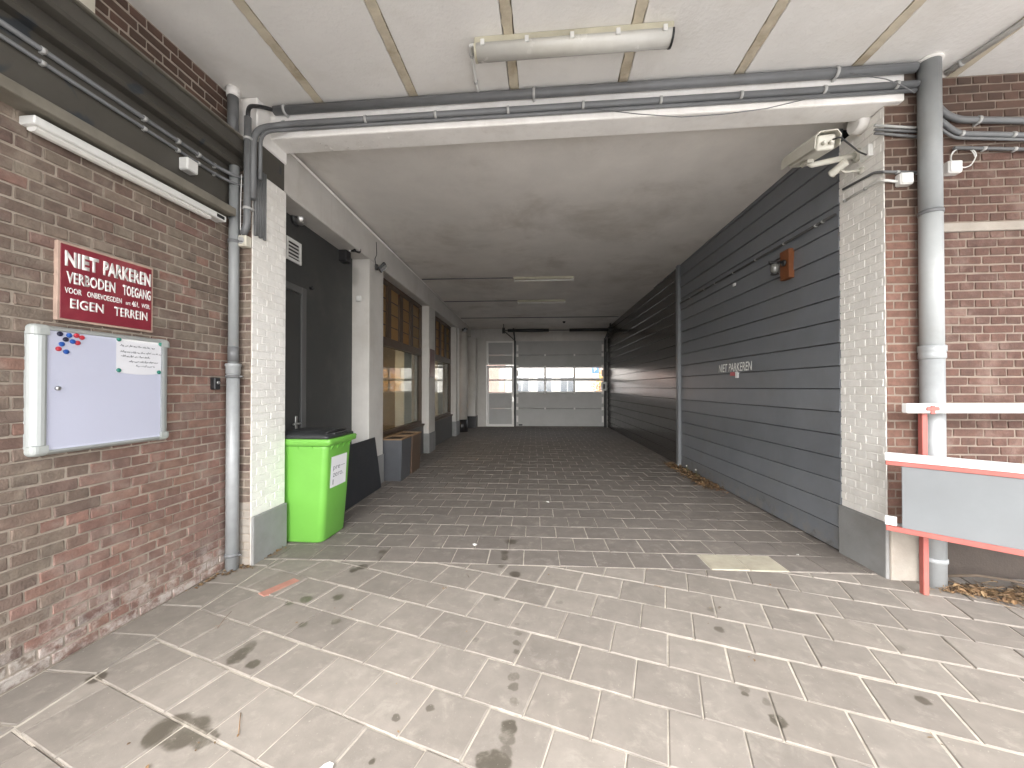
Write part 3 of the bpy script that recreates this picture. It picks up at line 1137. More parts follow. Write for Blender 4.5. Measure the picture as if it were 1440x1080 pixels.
# ------------------------------------------------------------------ doors at the far end
M_DOORP = pm('light_grey_door_panel', (0.4300, 0.4300, 0.4214), 0.62, 0.05, 3, 0.12, 120, 0.001, dirt=0.2, dirt_c=(0.28, 0.27, 0.25))
M_DOORW = pm('white_door_profile', (0.7564, 0.7442, 0.7198), 0.4, 0.05, 5, 0.03, 90)
M_CLEAR = glass('door_glass', (0.95, 0.95, 0.95), 0.01, 1.45)
rows = [(0.03, 0.69), (0.695, 1.275), (1.28, 1.765), (1.77, 2.25), (2.255, 2.68), (2.685, 3.215)]
DL, DR, DY = -0.76, 2.50, TE - 0.04
t = thing('sectional_door', 'light grey overhead sectional door with two rows of windows', 'door', (0.9, DY, 0), 'T')
for k, (z0, z1) in enumerate(rows):
    if k in (2, 3):
        bm = BM()
        wds = (DR - DL) / 3
        box(bm, DL, DR, DY, DY + 0.04, z0, z0 + 0.045, 0.003)
        box(bm, DL, DR, DY, DY + 0.04, z1 - 0.045, z1, 0.003)
        for q in range(4):
            xx = DL + q * wds
            a, e = max(DL, xx - 0.035), min(DR, xx + 0.035)
            box(bm, a, e, DY + 0.001, DY + 0.039, z0 + 0.0451, z1 - 0.0451, 0.002)
        wp = part('window_panel', bm, M_DOORW, t)
        for q in range(3):
            bm = BM()
            box(bm, DL + q * wds + 0.03, DL + (q + 1) * wds - 0.03, DY + 0.016, DY + 0.022, z0 + 0.04, z1 - 0.04)
            part('pane', bm, M_CLEAR, wp)
    else:
        bm = BM()
        box(bm, DL, DR, DY, DY + 0.04, z0, z1, 0.014, 1)
        part('panel', bm, M_DOORP, t)
for z in (0.69, 1.28, 2.25, 2.68):
    for q in (1, 2):
        bm = BM()
        xx = DL + q * (DR - DL) / 3
        box(bm, xx - 0.03, xx + 0.03, DY - 0.012, DY + 0.001, z - 0.035, z + 0.035, 0.004)
        part('hinge', bm, M_DOORW, t)
    for xx in (DL + 0.05, DR - 0.05):
        bm = BM()
        box(bm, xx - 0.04, xx + 0.04, DY - 0.018, DY + 0.001, z - 0.06, z + 0.06, 0.004)
        part('hinge', bm, M_DOORW, t)
for xx in (DL + 0.05, DR - 0.05):
    for z in (0.3, 1.0, 1.5, 2.0, 2.95):
        bm = BM()
        box(bm, xx - 0.035, xx + 0.035, DY - 0.014, DY + 0.001, z - 0.12, z + 0.12, 0.004)
        part('end_bracket', bm, M_DOORW, t)
for z in (0.692, 1.277, 1.767, 2.252, 2.682):
    bm = BM()
    box(bm, DL + 0.01, DR - 0.01, DY + 0.027, DY + 0.037, z - 0.012, z + 0.012)
    part('joint_seal', bm, M_BLACK, t)
bm = BM()
box(bm, DL, DR, DY + 0.005, DY + 0.035, 0.005, 0.032, 0.004)
part('bottom_seal', bm, M_BLACK, t)
bm = BM()
box(bm, -0.8285, DL - 0.002, DY - 0.01, DY + 0.06, 0.0, 3.23, 0.004)
part('guide_post', bm, M_BLACK, t)
bm = BM()
box(bm, DR + 0.002, 2.60, DY - 0.03, DY + 0.06, 0.0, 3.30, 0.004)
part('guide_post', bm, M_BLACK, t)
bm = BM()
box(bm, DL + 0.1, DL + 0.24, DY - 0.02, DY + 0.001, 0.05, 0.1, 0.004)
part('handle', bm, M_BLACK, t)
M_DKMET = pm('dark_galvanised', (0.05, 0.05, 0.05), 0.45, 0.1, 8, 0.05, 60, metal=0.3)
bm = BM()
for xx in (DL - 0.045, DR + 0.03):
    tube(bm, bend([(xx, DY - 0.03, 0.0), (xx, DY - 0.03, 3.28), (xx, DY - 1.0, 3.52)], 0.3, 6), 0.028, 8)
part('track', bm, M_DKMET, t)
bm = BM()
tube(bm, [(-1.15, 13.45, 3.47), (2.60, 13.45, 3.47)], 0.016, 10)
part('shaft', bm, M_DKMET, t)
for (a, e) in ((-1.0, 0.42), (1.15, 2.5)):
    bm = BM()
    tube(bm, [(a, 13.45, 3.47), (e, 13.45, 3.47)], 0.055, 14)
    for k in range(40):
        xx = a + (e - a) * k / 39
        lathe(bm, [(0.052, -0.008), (0.061, 0.0), (0.052, 0.008)], (xx, 13.45, 3.47), (1, 0, 0), 12)
    part('torsion_spring', bm, M_BLACK, t)
for xx in (-1.15, 2.54):
    bm = BM()
    lathe(bm, [(0.06, -0.05), (0.115, -0.045), (0.10, -0.03), (0.10, 0.03), (0.115, 0.045), (0.06, 0.05)], (xx, 13.45, 3.47), (1, 0, 0), 18)
    part('cable_drum', bm, M_DKMET, t)
    bm = BM()
    box(bm, xx - 0.012, xx + 0.012, 13.38, 13.52, 3.40, 3.70, 0.003)
    part('bearing_plate', bm, M_DKMET, t)
    bm = BM()
    tube(bm, [(xx, 13.38, 3.46), (xx + (0.36 if xx < 0 else -0.02), DY - 0.05, 3.22)], 0.018, 8)
    part('cable', bm, M_DKMET, t)

t = thing('side_door', 'white framed door with two small windows beside the sectional door', 'door', (-1.3, DY, 0), 'T')
SL, SR = -1.87, -0.83
bm = BM()
box(bm, SL, SL + 0.09, DY, DY + 0.05, 0.01, 2.30, 0.004)
box(bm, SR - 0.09, SR, DY, DY + 0.05, 0.01, 2.30, 0.004)
box(bm, SL + 0.091, SR - 0.091, DY, DY + 0.05, 2.21, 2.30, 0.004)
box(bm, SL + 0.091, SR - 0.091, DY, DY + 0.05, 0.01, 0.10, 0.004)
box(bm, SL + 0.091, SR - 0.091, DY + 0.002, DY + 0.048, 1.235, 1.29, 0.004)
box(bm, SL + 0.091, SR - 0.091, DY + 0.002, DY + 0.048, 1.72, 1.78, 0.004)
part('frame', bm, M_DOORW, t)
for (z0, z1) in ((0.101, 0.685), (0.69, 1.234)):
    bm = BM()
    box(bm, SL + 0.092, SR - 0.092, DY + 0.008, DY + 0.04, z0, z1, 0.006)
    part('panel', bm, M_DOORP, t)
for (z0, z1) in ((1.285, 1.725), (1.775, 2.215)):
    bm = BM()
    box(bm, SL + 0.085, SR - 0.085, DY + 0.02, DY + 0.026, z0, z1)
    part('pane', bm, M_CLEAR, t)
bm = BM()
box(bm, SR - 0.07, SR - 0.03, DY - 0.012, DY + 0.001, 0.92, 1.14, 0.004)
tube(bm, [(SR - 0.05, DY - 0.01, 1.06), (SR - 0.05, DY - 0.05, 1.06), (SR - 0.16, DY - 0.05, 1.06)], 0.01, 8)
part('handle', bm, M_CHROME, t)
t = thing('transom_panel', 'light grey panelled transom above the side door', 'panel', (-1.35, DY, 2.32), 'T')
bm = BM()
box(bm, SL - 0.01, SL + 0.06, DY, DY + 0.05, 2.32, 3.215, 0.004)
box(bm, SR - 0.06, SR, DY, DY + 0.05, 2.32, 3.215, 0.004)
box(bm, SL + 0.061, SR - 0.061, DY, DY + 0.05, 3.16, 3.215, 0.004)
box(bm, SL + 0.061, SR - 0.061, DY, DY + 0.05, 2.32, 2.36, 0.004)
part('frame', bm, M_DOORW, t)
for (z0, z1) in ((2.361, 2.69), (2.695, 3.159)):
    bm = BM()
    box(bm, SL + 0.062, SR - 0.062, DY + 0.01, DY + 0.04, z0, z1, 0.006)
    part('panel', bm, M_DOORP, t)
# control boxes on the right of the door
bm = BM()
p = T.x(856, 543, TR - 0.02)
box(bm, 2.38, 2.56, DY - 0.19, DY - 0.028, 1.36, 1.68, 0.008)
t = thing('control_box', 'white door control box with black switch plate beside the sectional door', 'control box', (2.47, DY - 0.1, 1.36), 'T')
part('housing', bm, M_WPLAST, t)
bm = BM()
box(bm, 2.43, 2.51, DY - 0.2, DY - 0.19, 1.42, 1.60, 0.003)
part('switch_plate', bm, M_BLACK, t)
bm = BM()
box(bm, 2.545, 2.64, DY - 0.22, DY - 0.02, 2.38, 2.78, 0.01)
one('door_motor', bm, M_BLACK, 'black motor housing mounted high at the right edge of the sectional door', 'motor', (2.6, DY - 0.1, 2.4), 'T')

# ------------------------------------------------------------------ beyond the door: the next street
M_PINK = pm('pale_pink_brick', (0.2250, 0.1485, 0.1215), 0.85, 0.12, 4, 0.2, 60)
M_PALE = pm('pale_render', (0.3300, 0.3150, 0.2900), 0.85, 0.06, 2, 0.1, 60)
M_FWIN = pm('far_window_white', (0.4500, 0.4440, 0.4320), 0.5, 0.03, 4, 0)
M_FGLASS = pm('far_window_glass', (0.06, 0.07, 0.08), 0.1, 0.1, 2, 0, spec=0.8)
M_ROOFT = pm('far_roof_tiles', (0.2, 0.09, 0.06), 0.8, 0.15, 6, 0.3, 40)
for (x0, x1, m, lab, hh) in ((-12.0, -2.2, M_PINK, 'pale pink brick house across the street beyond the passage', 7.5), (-2.15, 4.6, M_PALE, 'pale rendered shop house across the street beyond the passage', 8.2), (4.65, 14.0, M_PINK, 'pink brick house with orange shop front across the street beyond the passage', 7.2)):
    t = thing('house', lab, 'house', ((x0 + x1) / 2, 30, -0.06), 'T')
    bm = BM()
    box(bm, x0, x1, 28, 36, -0.06, hh)
    part('wall', bm, m, t)
    bm = BM()
    prism(bm, [(27.7, hh), (36.3, hh), (32, hh + 2.6)], 0, x0, x1)
    part('roof', bm, M_ROOFT, t)
    xx = x0 + 0.6
    k = 0
    while xx + 1.2 < x1:
        for (z0, z1) in ((0.75, 2.35), (3.6, 5.2)):
            door = k % 3 == 2 and z0 < 1
            a0 = 0.0 if door else z0
            bm = BM()
            box(bm, xx, xx + 1.2, 27.94, 28.05, a0, z1, 0.01)
            wf = part('door' if door else 'window', bm, M_FWIN, t)
            bm = BM()
            for q in range(2):
                box(bm, xx + 0.1 + q * 0.52, xx + 0.58 + q * 0.52, 27.93, 27.941, a0 + (0.9 if door else 0.1), z1 - 0.12)
            part('glass', bm, M_FGLASS, wf)
        xx += 1.65
        k += 1
M_BLUE = pm('sign_blue', (0.03, 0.16, 0.42), 0.4, 0.02, 3, 0)
M_SIGNW = pm('sign_white', (0.75, 0.75, 0.75), 0.4, 0.02, 3, 0)
t = thing('street_sign', 'blue and white street sign on a post outside the sectional door', 'sign', (2.62, 17.2, -0.06), 'T')
bm = BM()
tube(bm, [(2.62, 17.2, -0.06), (2.62, 17.2, 2.45)], 0.03, 10)
part('post', bm, M_ZINC, t)
bm = BM()
box(bm, 2.47, 2.77, 17.15, 17.165, 2.10, 2.40, 0.003)
part('blue_plate', bm, M_BLUE, t)
bm = BM()
box(bm, 2.47, 2.77, 17.15, 17.165, 1.80, 2.09, 0.003)
part('white_plate', bm, M_SIGNW, t)
bmt = on_plane(textmesh('P', 0.12, 0.2, 0.02), (2.56, 17.149, 2.15), (1, 0, 0), (0, -1, 0))
part('lettering', bmt, M_SIGNW, t)

# a small tree with autumn leaves outside
M_LEAF_O = pm('autumn_leaf', None, 0.7, 0.2, 10, 0, palette=[(0.45, 0.2, 0.05), (0.55, 0.32, 0.08), (0.35, 0.14, 0.05)])
M_BARK = pm('bark', (0.1, 0.075, 0.055), 0.9, 0.2, 10, 0.5, 40)
t = thing('street_tree', 'small tree with orange autumn leaves across the street', 'tree', (4.4, 24.5, -0.06), 'T')
bm = BM()
tube(bm, [(4.4, 24.5, -0.06), (4.42, 24.5, 0.7), (4.36, 24.52, 1.5), (4.4, 24.5, 2.4)], 0.07, 8, r2=0.03)
for k in range(7):
    a = k * 0.9
    z = 0.7 + k * 0.2
    tube(bm, [(4.4, 24.5, z), (4.4 + math.cos(a) * 0.5, 24.5 + math.sin(a) * 0.5, z + 0.45)], 0.025, 6, r2=0.01)
part('trunk', bm, M_BARK, t)
bm = BM()
rr = random.Random(3)
for k in range(900):
    v = Vector((rr.gauss(0, 1), rr.gauss(0, 1), rr.gauss(0, 1))).normalized() * (rr.random() ** 0.4)
    c = Vector((4.4, 24.5, 1.65)) + Vector((v.x * 1.0, v.y * 1.0, v.z * 1.0))
    a = Vector((rr.uniform(-1, 1), rr.uniform(-1, 1), rr.uniform(-1, 1))).normalized() * 0.07
    b2 = a.cross(Vector((rr.uniform(-1, 1), rr.uniform(-1, 1), 1))).normalized() * 0.05
    bm.faces.new([bm.verts.new(c + s_) for s_ in (a, b2, -a, -b2)])
part('crown', bm, M_LEAF_O, t)

# ------------------------------------------------------------------ recess: door, vent, lamps (frame T)
XR = -2.70
t = thing('steel_door', 'dark grey steel door in the recess behind the green bin', 'door', (XR, 3.9, 0), 'T')
dz = T.x(425, 400, XR)
y1 = dz.y
bm = BM()
box(bm, XR - 0.02, XR + 0.012, y1 - 0.98, y1 - 0.06, 0.01, 2.5, 0.003)
part('leaf', bm, M_GREYDOOR, t)
bm = BM()
box(bm, XR - 0.02, XR + 0.03, y1 - 0.058, y1 + 0.03, 0.0, 2.58, 0.004)
box(bm, XR - 0.02, XR + 0.03, y1 - 1.02, y1 - 0.0585, 2.505, 2.58, 0.004)
part('frame', bm, pm('grey_frame_paint', (0.095, 0.095, 0.093), 0.45, 0.06, 4, 0.1, 60), t)
bm = BM()
box(bm, XR + 0.0125, XR + 0.02, y1 - 0.15, y1 - 0.11, 0.95, 1.16, 0.003)
tube(bm, [(XR + 0.015, y1 - 0.13, 1.08), (XR + 0.06, y1 - 0.13, 1.08), (XR + 0.06, y1 - 0.25, 1.08)], 0.01, 8)
part('handle', bm, M_CHROME, t)
bm = BM()
p = T.x(436, 405, XR)
lathe(bm, [(0.022, 0), (0.022, 0.03), (0.012, 0.045)], (XR, p.y, p.z), (1, 0, 0), 12)
one('door_sensor', bm, M_BLACK, 'small black round sensor by the top corner of the grey steel door', 'sensor', (XR, p.y, p.z), 'T')

a, c = T.x(400, 330, XR), T.x(421, 372, XR)
t = thing('vent_grille', 'white louvred vent grille high on the dark grey wall', 'vent', (XR, a.y, c.z), 'T')
y0, y1, z0, z1 = a.y, c.y, c.z - 0.01, a.z
bm = BM()
box(bm, XR, XR + 0.02, y0, y0 + 0.03, z0, z1, 0.003)
box(bm, XR, XR + 0.02, y1 - 0.03, y1, z0, z1, 0.003)
box(bm, XR, XR + 0.02, y0 + 0.0301, y1 - 0.0301, z0, z0 + 0.03, 0.003)
box(bm, XR, XR + 0.02, y0 + 0.0301, y1 - 0.0301, z1 - 0.03, z1, 0.003)
part('frame', bm, M_WPLAST, t)
bm = BM()
box(bm, XR, XR + 0.002, y0 + 0.03, y1 - 0.03, z0 + 0.03, z1 - 0.03)
part('backing', bm, M_BLACK, t)
for k in range(5):
    zz = z0 + 0.045 + k * (z1 - z0 - 0.07) / 4.4
    bm = BM()
    obox(bm, (XR + 0.013, (y0 + y1) / 2, zz + 0.01), (0, 1, 0), (-0.5, 0, 0.85), (0.85, 0, 0.5), y1 - y0 - 0.062, 0.028, 0.003)
    part('slat', bm, M_WPLAST, t)

p = T.x(414, 306, XR)
t = thing('bulkhead_lamp', 'round metal hooded wall lamp above the vent grille', 'lamp', (XR, p.y, p.z), 'T')
bm = BM()
lathe(bm, [(0.085, 0), (0.085, 0.02), (0.07, 0.035)], (XR, p.y, p.z), (1, 0, 0), 20)
part('back_plate', bm, M_DKMET, t)
bm = BM()
lathe(bm, [(0.068, 0.03), (0.068, 0.07), (0.05, 0.105), (0.015, 0.12)], (XR, p.y, p.z), (1, 0, -0.15), 20)
part('hood', bm, M_CHROME, t)


def floodlight(label, c, n, fr, s=1.0, cable=None):
    c, n = Vector(c), Vector(n).normalized()
    t = thing('floodlight', label, 'floodlight', c, fr)
    side = n.cross(Vector((0, 0, 1))).normalized()
    up = side.cross(n)
    bm = BM()
    obox(bm, c + n * 0.02, side, n, up, 0.06 * s, 0.04, 0.08 * s, 0.005)
    part('bracket', bm, M_BLACK, t)
    h = c + n * 0.11 * s + Vector((0, 0, 0.0))
    tilt = (n - Vector((0, 0, 0.9))).normalized()
    up2 = side.cross(tilt)
    bm = BM()
    obox(bm, h, side, tilt, up2, 0.19 * s, 0.045 * s, 0.14 * s, 0.012, 2)
    part('housing', bm, M_BLACK, t)
    bm = BM()
    obox(bm, h + tilt * 0.0235 * s, side, tilt, up2, 0.16 * s, 0.004, 0.11 * s, 0.001)
    part('lens', bm, pm('dark_lens', (0.05, 0.05, 0.055), 0.15, 0.02, 3, 0), t)
    if cable:
        bm = BM()
        tube(bm, bend(cable, 0.03), 0.005, 8)
        part('cable', bm, M_BLACK, t)
    return t


p = T.x(527, 375, TL)
q = T.x(528, 340, TL)
floodlight('black floodlight with dangling cable at the top of the pillar by the planters', (TL, p.y, p.z), (1, 0.25, 0), 'T', 0.95,
           [(TL + 0.02, p.y, p.z), (TL + 0.015, p.y - 0.05, p.z + 0.1), (TL + 0.008, p.y + 0.04, p.z + 0.2), (TL + 0.008, p.y + 0.02, min(q.z, 3.7))])
p = T.x(492, 358, -2.66)
t = thing('siren_box', 'black alarm siren box with a horn in the upper corner of the grey recess', 'siren', (-2.66, 5.1, p.z), 'T')
bm = BM()
box(bm, -2.72, -2.60, 4.98, 5.12, p.z - 0.16, p.z + 0.13, 0.01)
part('box', bm, M_BLACK, t)
bm = BM()
lathe(bm, [(0.03, 0), (0.035, 0.04), (0.055, 0.1), (0.075, 0.14), (0.06, 0.142), (0.02, 0.09)], (-2.60, 5.05, p.z + 0.01), (0.9, -0.2, 0.1), 16)
part('horn', bm, M_BLACK, t)
bm = BM()
lathe(bm, [(0.012, 0), (0.012, 0.006)], (-2.56, 5.0, p.z - 0.02), (0.3, -1, 0), 12)
part('indicator', bm, M_WPLAST, t)
bm = BM()
p2 = T.y(500, 388, 5.365)
box(bm, p2.x - 0.055, p2.x + 0.045, 5.36, 5.372, p2.z - 0.13, p2.z + 0.13, 0.002)
one('notice_card', bm, M_CREAMP, 'faded notice card below the black siren box', 'card', (p2.x, 5.365, p2.z), 'T')
bm = BM()
p2 = T.y(505, 420, 5.36)
box(bm, p2.x - 0.035, p2.x + 0.035, 5.325, 5.361, p2.z - 0.04, p2.z + 0.04, 0.008)
one('motion_sensor', bm, M_WPLAST, 'small white sensor box on the pillar edge below the siren', 'sensor', (p2.x, 5.34, p2.z), 'T')
p = T.x(655, 458, TL)
floodlight('small dark floodlight on the beam above the round column', (TL, 12.5, 3.36), (1, -0.3, 0), 'T', 1.0)
# plaque on the second pillar
M_MAROON = pm('maroon_plaque', (0.10, 0.03, 0.028), 0.4, 0.15, 8, 0.05, 60)
bm = BM()
a, c = T.x(604, 490, TL), T.x(610, 531, TL)
box(bm, TL, TL + 0.012, 8.60, 8.98, c.z, a.z, 0.003)
one('plaque', bm, M_MAROON, 'dark red plaque on the flank of the whitewashed pillar between shop windows', 'plaque', (TL, 8.8, c.z), 'T')
# white downpipe on the third pillar
bm = BM()
tube(bm, [(TL + 0.03, 11.75, 0.45), (TL + 0.03, 11.75, 3.31)], 0.028, 12)
for z in (0.9, 2.4):
    lathe(bm, [(0.036, -0.012), (0.036, 0.012)], (TL + 0.03, 11.75, z), n=12)
one('pipe', bm, M_WPLAST, 'thin white pipe running up the pillar past the second shop window', 'pipe', (TL + 0.03, 11.75, 0.45), 'T')

# ------------------------------------------------------------------ red sign
M_SIGNRED = pm('sign_red', (0.20, 0.022, 0.036), 0.4, 0.16, 7, 0.1, 40, 0.002, dirt=0.35, dirt_c=(0.38, 0.13, 0.12), dirt_scale=3)
M_SIGNEDGE = pm('sign_edge', (0.42, 0.30, 0.24), 0.7, 0.2, 14, 0.2, 60, dirt=0.4)
M_LETTER = pm('letter_white', (0.80, 0.79, 0.77), 0.5, 0.05, 20, 0, dirt=0.15, dirt_c=(0.6, 0.4, 0.38), dirt_scale=20)
XS = LW + 0.022
c0, c1 = W.x(79, 338, XS), W.x(214.5, 467, XS)
sy0, sy1, sz0, sz1 = c0.y, c1.y, 1.83, 2.255
t = thing('warning_sign', 'faded dark red warning sign with white Dutch lettering on the brick wall', 'sign', (LW, (sy0 + sy1) / 2, sz0))
bm = BM()
box(bm, LW - 0.004, XS - 0.001, sy0, sy1, sz0, sz1, 0.002)
part('backing', bm, M_SIGNEDGE, t)
bm = BM()
box(bm, XS - 0.002, XS + 0.0015, sy0 + 0.012, sy1 - 0.012, sz0 + 0.012, sz1 - 0.012, 0.001)
part('panel', bm, M_SIGNRED, t)
w, h = sy1 - sy0, sz1 - sz0
for (txt, u0, u1, v0, v1, bold) in (('NIET', 0.06, 0.375, 0.70, 0.895, 0.045), ('PARKEREN', 0.42, 0.965, 0.70, 0.895, 0.045),
                                    ('VERBODEN', 0.075, 0.55, 0.485, 0.635, 0.03), ('TOEGANG', 0.63, 0.965, 0.485, 0.635, 0.03),
                                    ('VOOR', 0.06, 0.215, 0.355, 0.43, 0.02), ('ONBEVOEGDEN', 0.265, 0.62, 0.355, 0.43, 0.02),
                                    ('art', 0.665, 0.72, 0.355, 0.40, 0.0), ('461.', 0.735, 0.82, 0.345, 0.43, 0.02), ('WSR.', 0.85, 0.955, 0.355, 0.42, 0.0),
                                    ('EIGEN', 0.11, 0.43, 0.17, 0.295, 0.02), ('TERREIN', 0.54, 0.925, 0.17, 0.295, 0.02)):
    bm = textmesh(txt, (u1 - u0) * w, (v1 - v0) * h, bold, 0.0008)
    on_plane(bm, (XS + 0.0016, sy0 + u0 * w, sz0 + v0 * h), (0, 1, 0), (1, 0, 0))
    part('lettering', bm, M_LETTER, t)

# ------------------------------------------------------------------ notice case
M_BOARD = pm('white_board', (0.66, 0.68, 0.80), 0.35, 0.03, 2, 0, dirt=0.1, dirt_c=(0.6, 0.6, 0.66))
by0, by1, bz0, bz1 = 1.70, 2.415, 1.118, 1.795
X0, X1 = LW - 0.003, LW + 0.05
t = thing('notice_case', 'white lockable notice case with aluminium frame below the red sign', 'notice board', (LW, 2.05, bz0))
bm = BM()
box(bm, X0, X0 + 0.036, by0 + 0.02, by1 - 0.02, bz0 + 0.02, bz1 - 0.02)
part('board', bm, M_BOARD, t)


def profile(bm, a, c, axis, flip):
    # rounded aluminium rail, quarter-round towards the outside
    sec = [(0, 0)] + [(0.05 * math.sin(q * PI / 12), 0.055 * (1 - math.cos(q * PI / 12))) for q in range(1, 7)] + [(0.048, 0.062), (0.03, 0.066), (0, 0.066)]
    return sec


FWD = 0.062
for (nm, rng) in (('v0', None), ('v1', None), ('h0', None), ('h1', None)):
    bm = BM()
    pts = []
    for q in range(0, 7):
        an = q * PI / 12
        pts.append((FWD * 0.8 * (1 - math.cos(an)), 0.048 * math.sin(an)))
    pts += [(FWD * 0.95, 0.046), (FWD, 0.036), (FWD, 0.0)]
    if nm[0] == 'v':
        s = 1 if nm == 'v0' else -1
        e = by0 if nm == 'v0' else by1
        prism(bm, [(X0 + p[1], e + s * p[0]) for p in pts], 2, bz0 + 0.055, bz1 - 0.055)
    else:
        s = 1 if nm == 'h0' else -1
        e = bz0 if nm == 'h0' else bz1
        prism(bm, [(X0 + p[1], e + s * p[0] * 0.45) for p in pts], 1, by0 + 0.06, by1 - 0.06)
    part('frame_rail', bm, M_ALU, t)
for (yy, sy) in ((by0, 1), (by1, -1)):
    for (zz, sz) in ((bz0, 1), (bz1, -1)):
        bm = BM()
        box(bm, X0, X0 + 0.051, min(yy, yy + sy * 0.066), max(yy, yy + sy * 0.066), min(zz, zz + sz * 0.054), max(zz, zz + sz * 0.054))
        ed = [e for e in bm.edges if abs(e.verts[0].co.x - e.verts[1].co.x) > 0.01 and abs(e.verts[0].co.y - yy) < 1e-4 and abs(e.verts[0].co.z - zz) < 1e-4]
        ed += [e for e in bm.edges if min(v.co.x for v in e.verts) > X0 + 0.05 and (all(abs(v.co.y - yy) < 1e-4 for v in e.verts) or all(abs(v.co.z - zz) < 1e-4 for v in e.verts))]
        bmesh.ops.bevel(bm, geom=ed, offset=0.028, segments=4, affect='EDGES', profile=0.5)
        part('corner_cap', bm, M_ALUC, t)
bm = BM()
pk = W.x(77, 546, X0 + 0.04)
lathe(bm, [(0.011, 0), (0.011, 0.012), (0.007, 0.016)], (X0 + 0.036, pk.y + 0.012, pk.z), (1, 0, 0), 14)
part('lock', bm, M_CHROME, t)
bm = BM()
box(bm, X0 + 0.0455, X0 + 0.0465, by0 + FWD - 0.006, by1 - FWD + 0.006, bz0 + 0.04, bz1 - 0.04)
part('glass_front', bm, glass('case_glass', (0.97, 0.97, 0.98), 0.03, 1.3), t)

XF = X0 + 0.0362
MAGC = {'black': (0.02, 0.02, 0.05), 'blue': (0.02, 0.10, 0.40), 'red': (0.55, 0.04, 0.06), 'green': (0.03, 0.22, 0.16)}
sc_ = 240 / 1178
spots = [(313, 145, 'black', 'topmost black magnet on the notice board'), (353, 183, 'black', 'lower black magnet on the notice board among the blue ones'),
         (377, 155, 'blue', 'blue magnet on the notice board, topmost of the blue ones'), (401, 197, 'blue', 'blue magnet on the notice board beside a red one and below another blue'),
         (326, 215, 'blue', 'blue magnet on the notice board above the lone lower red one'), (357, 268, 'blue', 'lowest blue magnet on the notice board'),
         (427, 157, 'red', 'red magnet on the notice board, topmost of the red ones'), (465, 171, 'red', 'red magnet on the notice board closest to the paper note'),
         (436, 207, 'red', 'red magnet on the notice board below the upper red pair'), (304, 248, 'red', 'lone red magnet on the notice board near the lock side'),
         (719, 182, 'green', 'green magnet holding the upper corner of the note, lock side'), (1007, 217, 'green', 'green magnet holding the upper corner of the note, hinge side'),
         (720, 396, 'green', 'green magnet holding the lower corner of the note, lock side'), (997, 410, 'green', 'green magnet holding the lower corner of the note, hinge side')]
for (cx, cy, cn, lab) in spots:
    p = W.x(20 + cx * sc_, 440 + cy * sc_, XF + 0.003)
    bm = BM()
    lathe(bm, [(0.0125, 0), (0.0125, 0.005), (0.010, 0.008), (0.004, 0.0085)], (XF + (0.0016 if cn == 'green' else 0), p.y, p.z), (1, 0, 0), 14)
    one('magnet', bm, pm('magnet_' + cn, MAGC[cn], 0.35, 0.03, 5, 0), lab, 'magnet', (XF, p.y, p.z), group='magnets on the notice board')
a, c = W.x(20 + 700 * sc_, 440 + 180 * sc_, XF), W.x(20 + 1022 * sc_, 440 + 415 * sc_, XF)
zt, zb = W.x(20 + 712 * sc_, 440 + 172 * sc_, XF).z, W.x(20 + 712 * sc_, 440 + 408 * sc_, XF).z
t = thing('paper_note', 'white paper note with handwriting pinned inside the notice case', 'paper', (XF, a.y, zb))
bm = BM()
nn = 14
g = []
for j in range(7):
    row = []
    for i in range(nn + 1):
        u_ = i / nn
        sag = 0.012 * math.sin(PI * u_) * (j == 0)
        row.append(bm.verts.new((XF + 0.0012 + 0.0006 * math.sin(u_ * PI) * (1 - j / 6), a.y + (c.y - a.y) * u_, zb + (zt - zb) * j / 6 - sag)))
    g.append(row)
for j in range(6):
    for i in range(nn):
        bm.faces.new((g[j][i], g[j][i + 1], g[j + 1][i + 1], g[j + 1][i]))
part('sheet', bm, pm('paper', (0.90, 0.90, 0.91), 0.7, 0.02, 3, 0), t)
M_INK = pm('ink', (0.05, 0.05, 0.07), 0.6, 0.02, 3, 0)
rr = random.Random(11)
bm = BM()
for (u0, u1, v) in ((0.07, 0.80, 0.78), (0.08, 0.97, 0.60), (0.09, 0.70, 0.47), (0.25, 0.88, 0.32), (0.40, 0.80, 0.19)):
    uy0, uy1 = a.y + (c.y - a.y) * u0, a.y + (c.y - a.y) * u1
    zz = zb + (zt - zb) * v
    y = uy0
    while y < uy1:
        wl_ = rr.uniform(0.016, 0.034)
        pts = []
        q = 0
        while q < wl_:
            pts.append((XF + 0.0026, min(y + q, uy1), zz + rr.uniform(-0.004, 0.005) + (0.007 if rr.random() < 0.15 else 0)))
            q += 0.0022
        if len(pts) > 2:
            tube(bm, pts, 0.0010, 4)
        y += wl_ + 0.005
part('handwriting', bm, M_INK, t)

# small black key safe
p = W.x(303, 539, LW + 0.02)
bm = BM()
box(bm, LW - 0.003, LW + 0.04, p.y - 0.028, p.y + 0.028, p.z - 0.05, p.z + 0.045, 0.006)
t = thing('key_safe', 'small black key safe box on the brick wall near the downpipe', 'key safe', (LW, p.y, p.z))
part('body', bm, M_BLACK, t)
bm = BM()
lathe(bm, [(0.012, 0), (0.012, 0.01)], (LW + 0.04, p.y, p.z + 0.005), (1, 0, 0), 12)
part('dial', bm, M_CHROME, t)

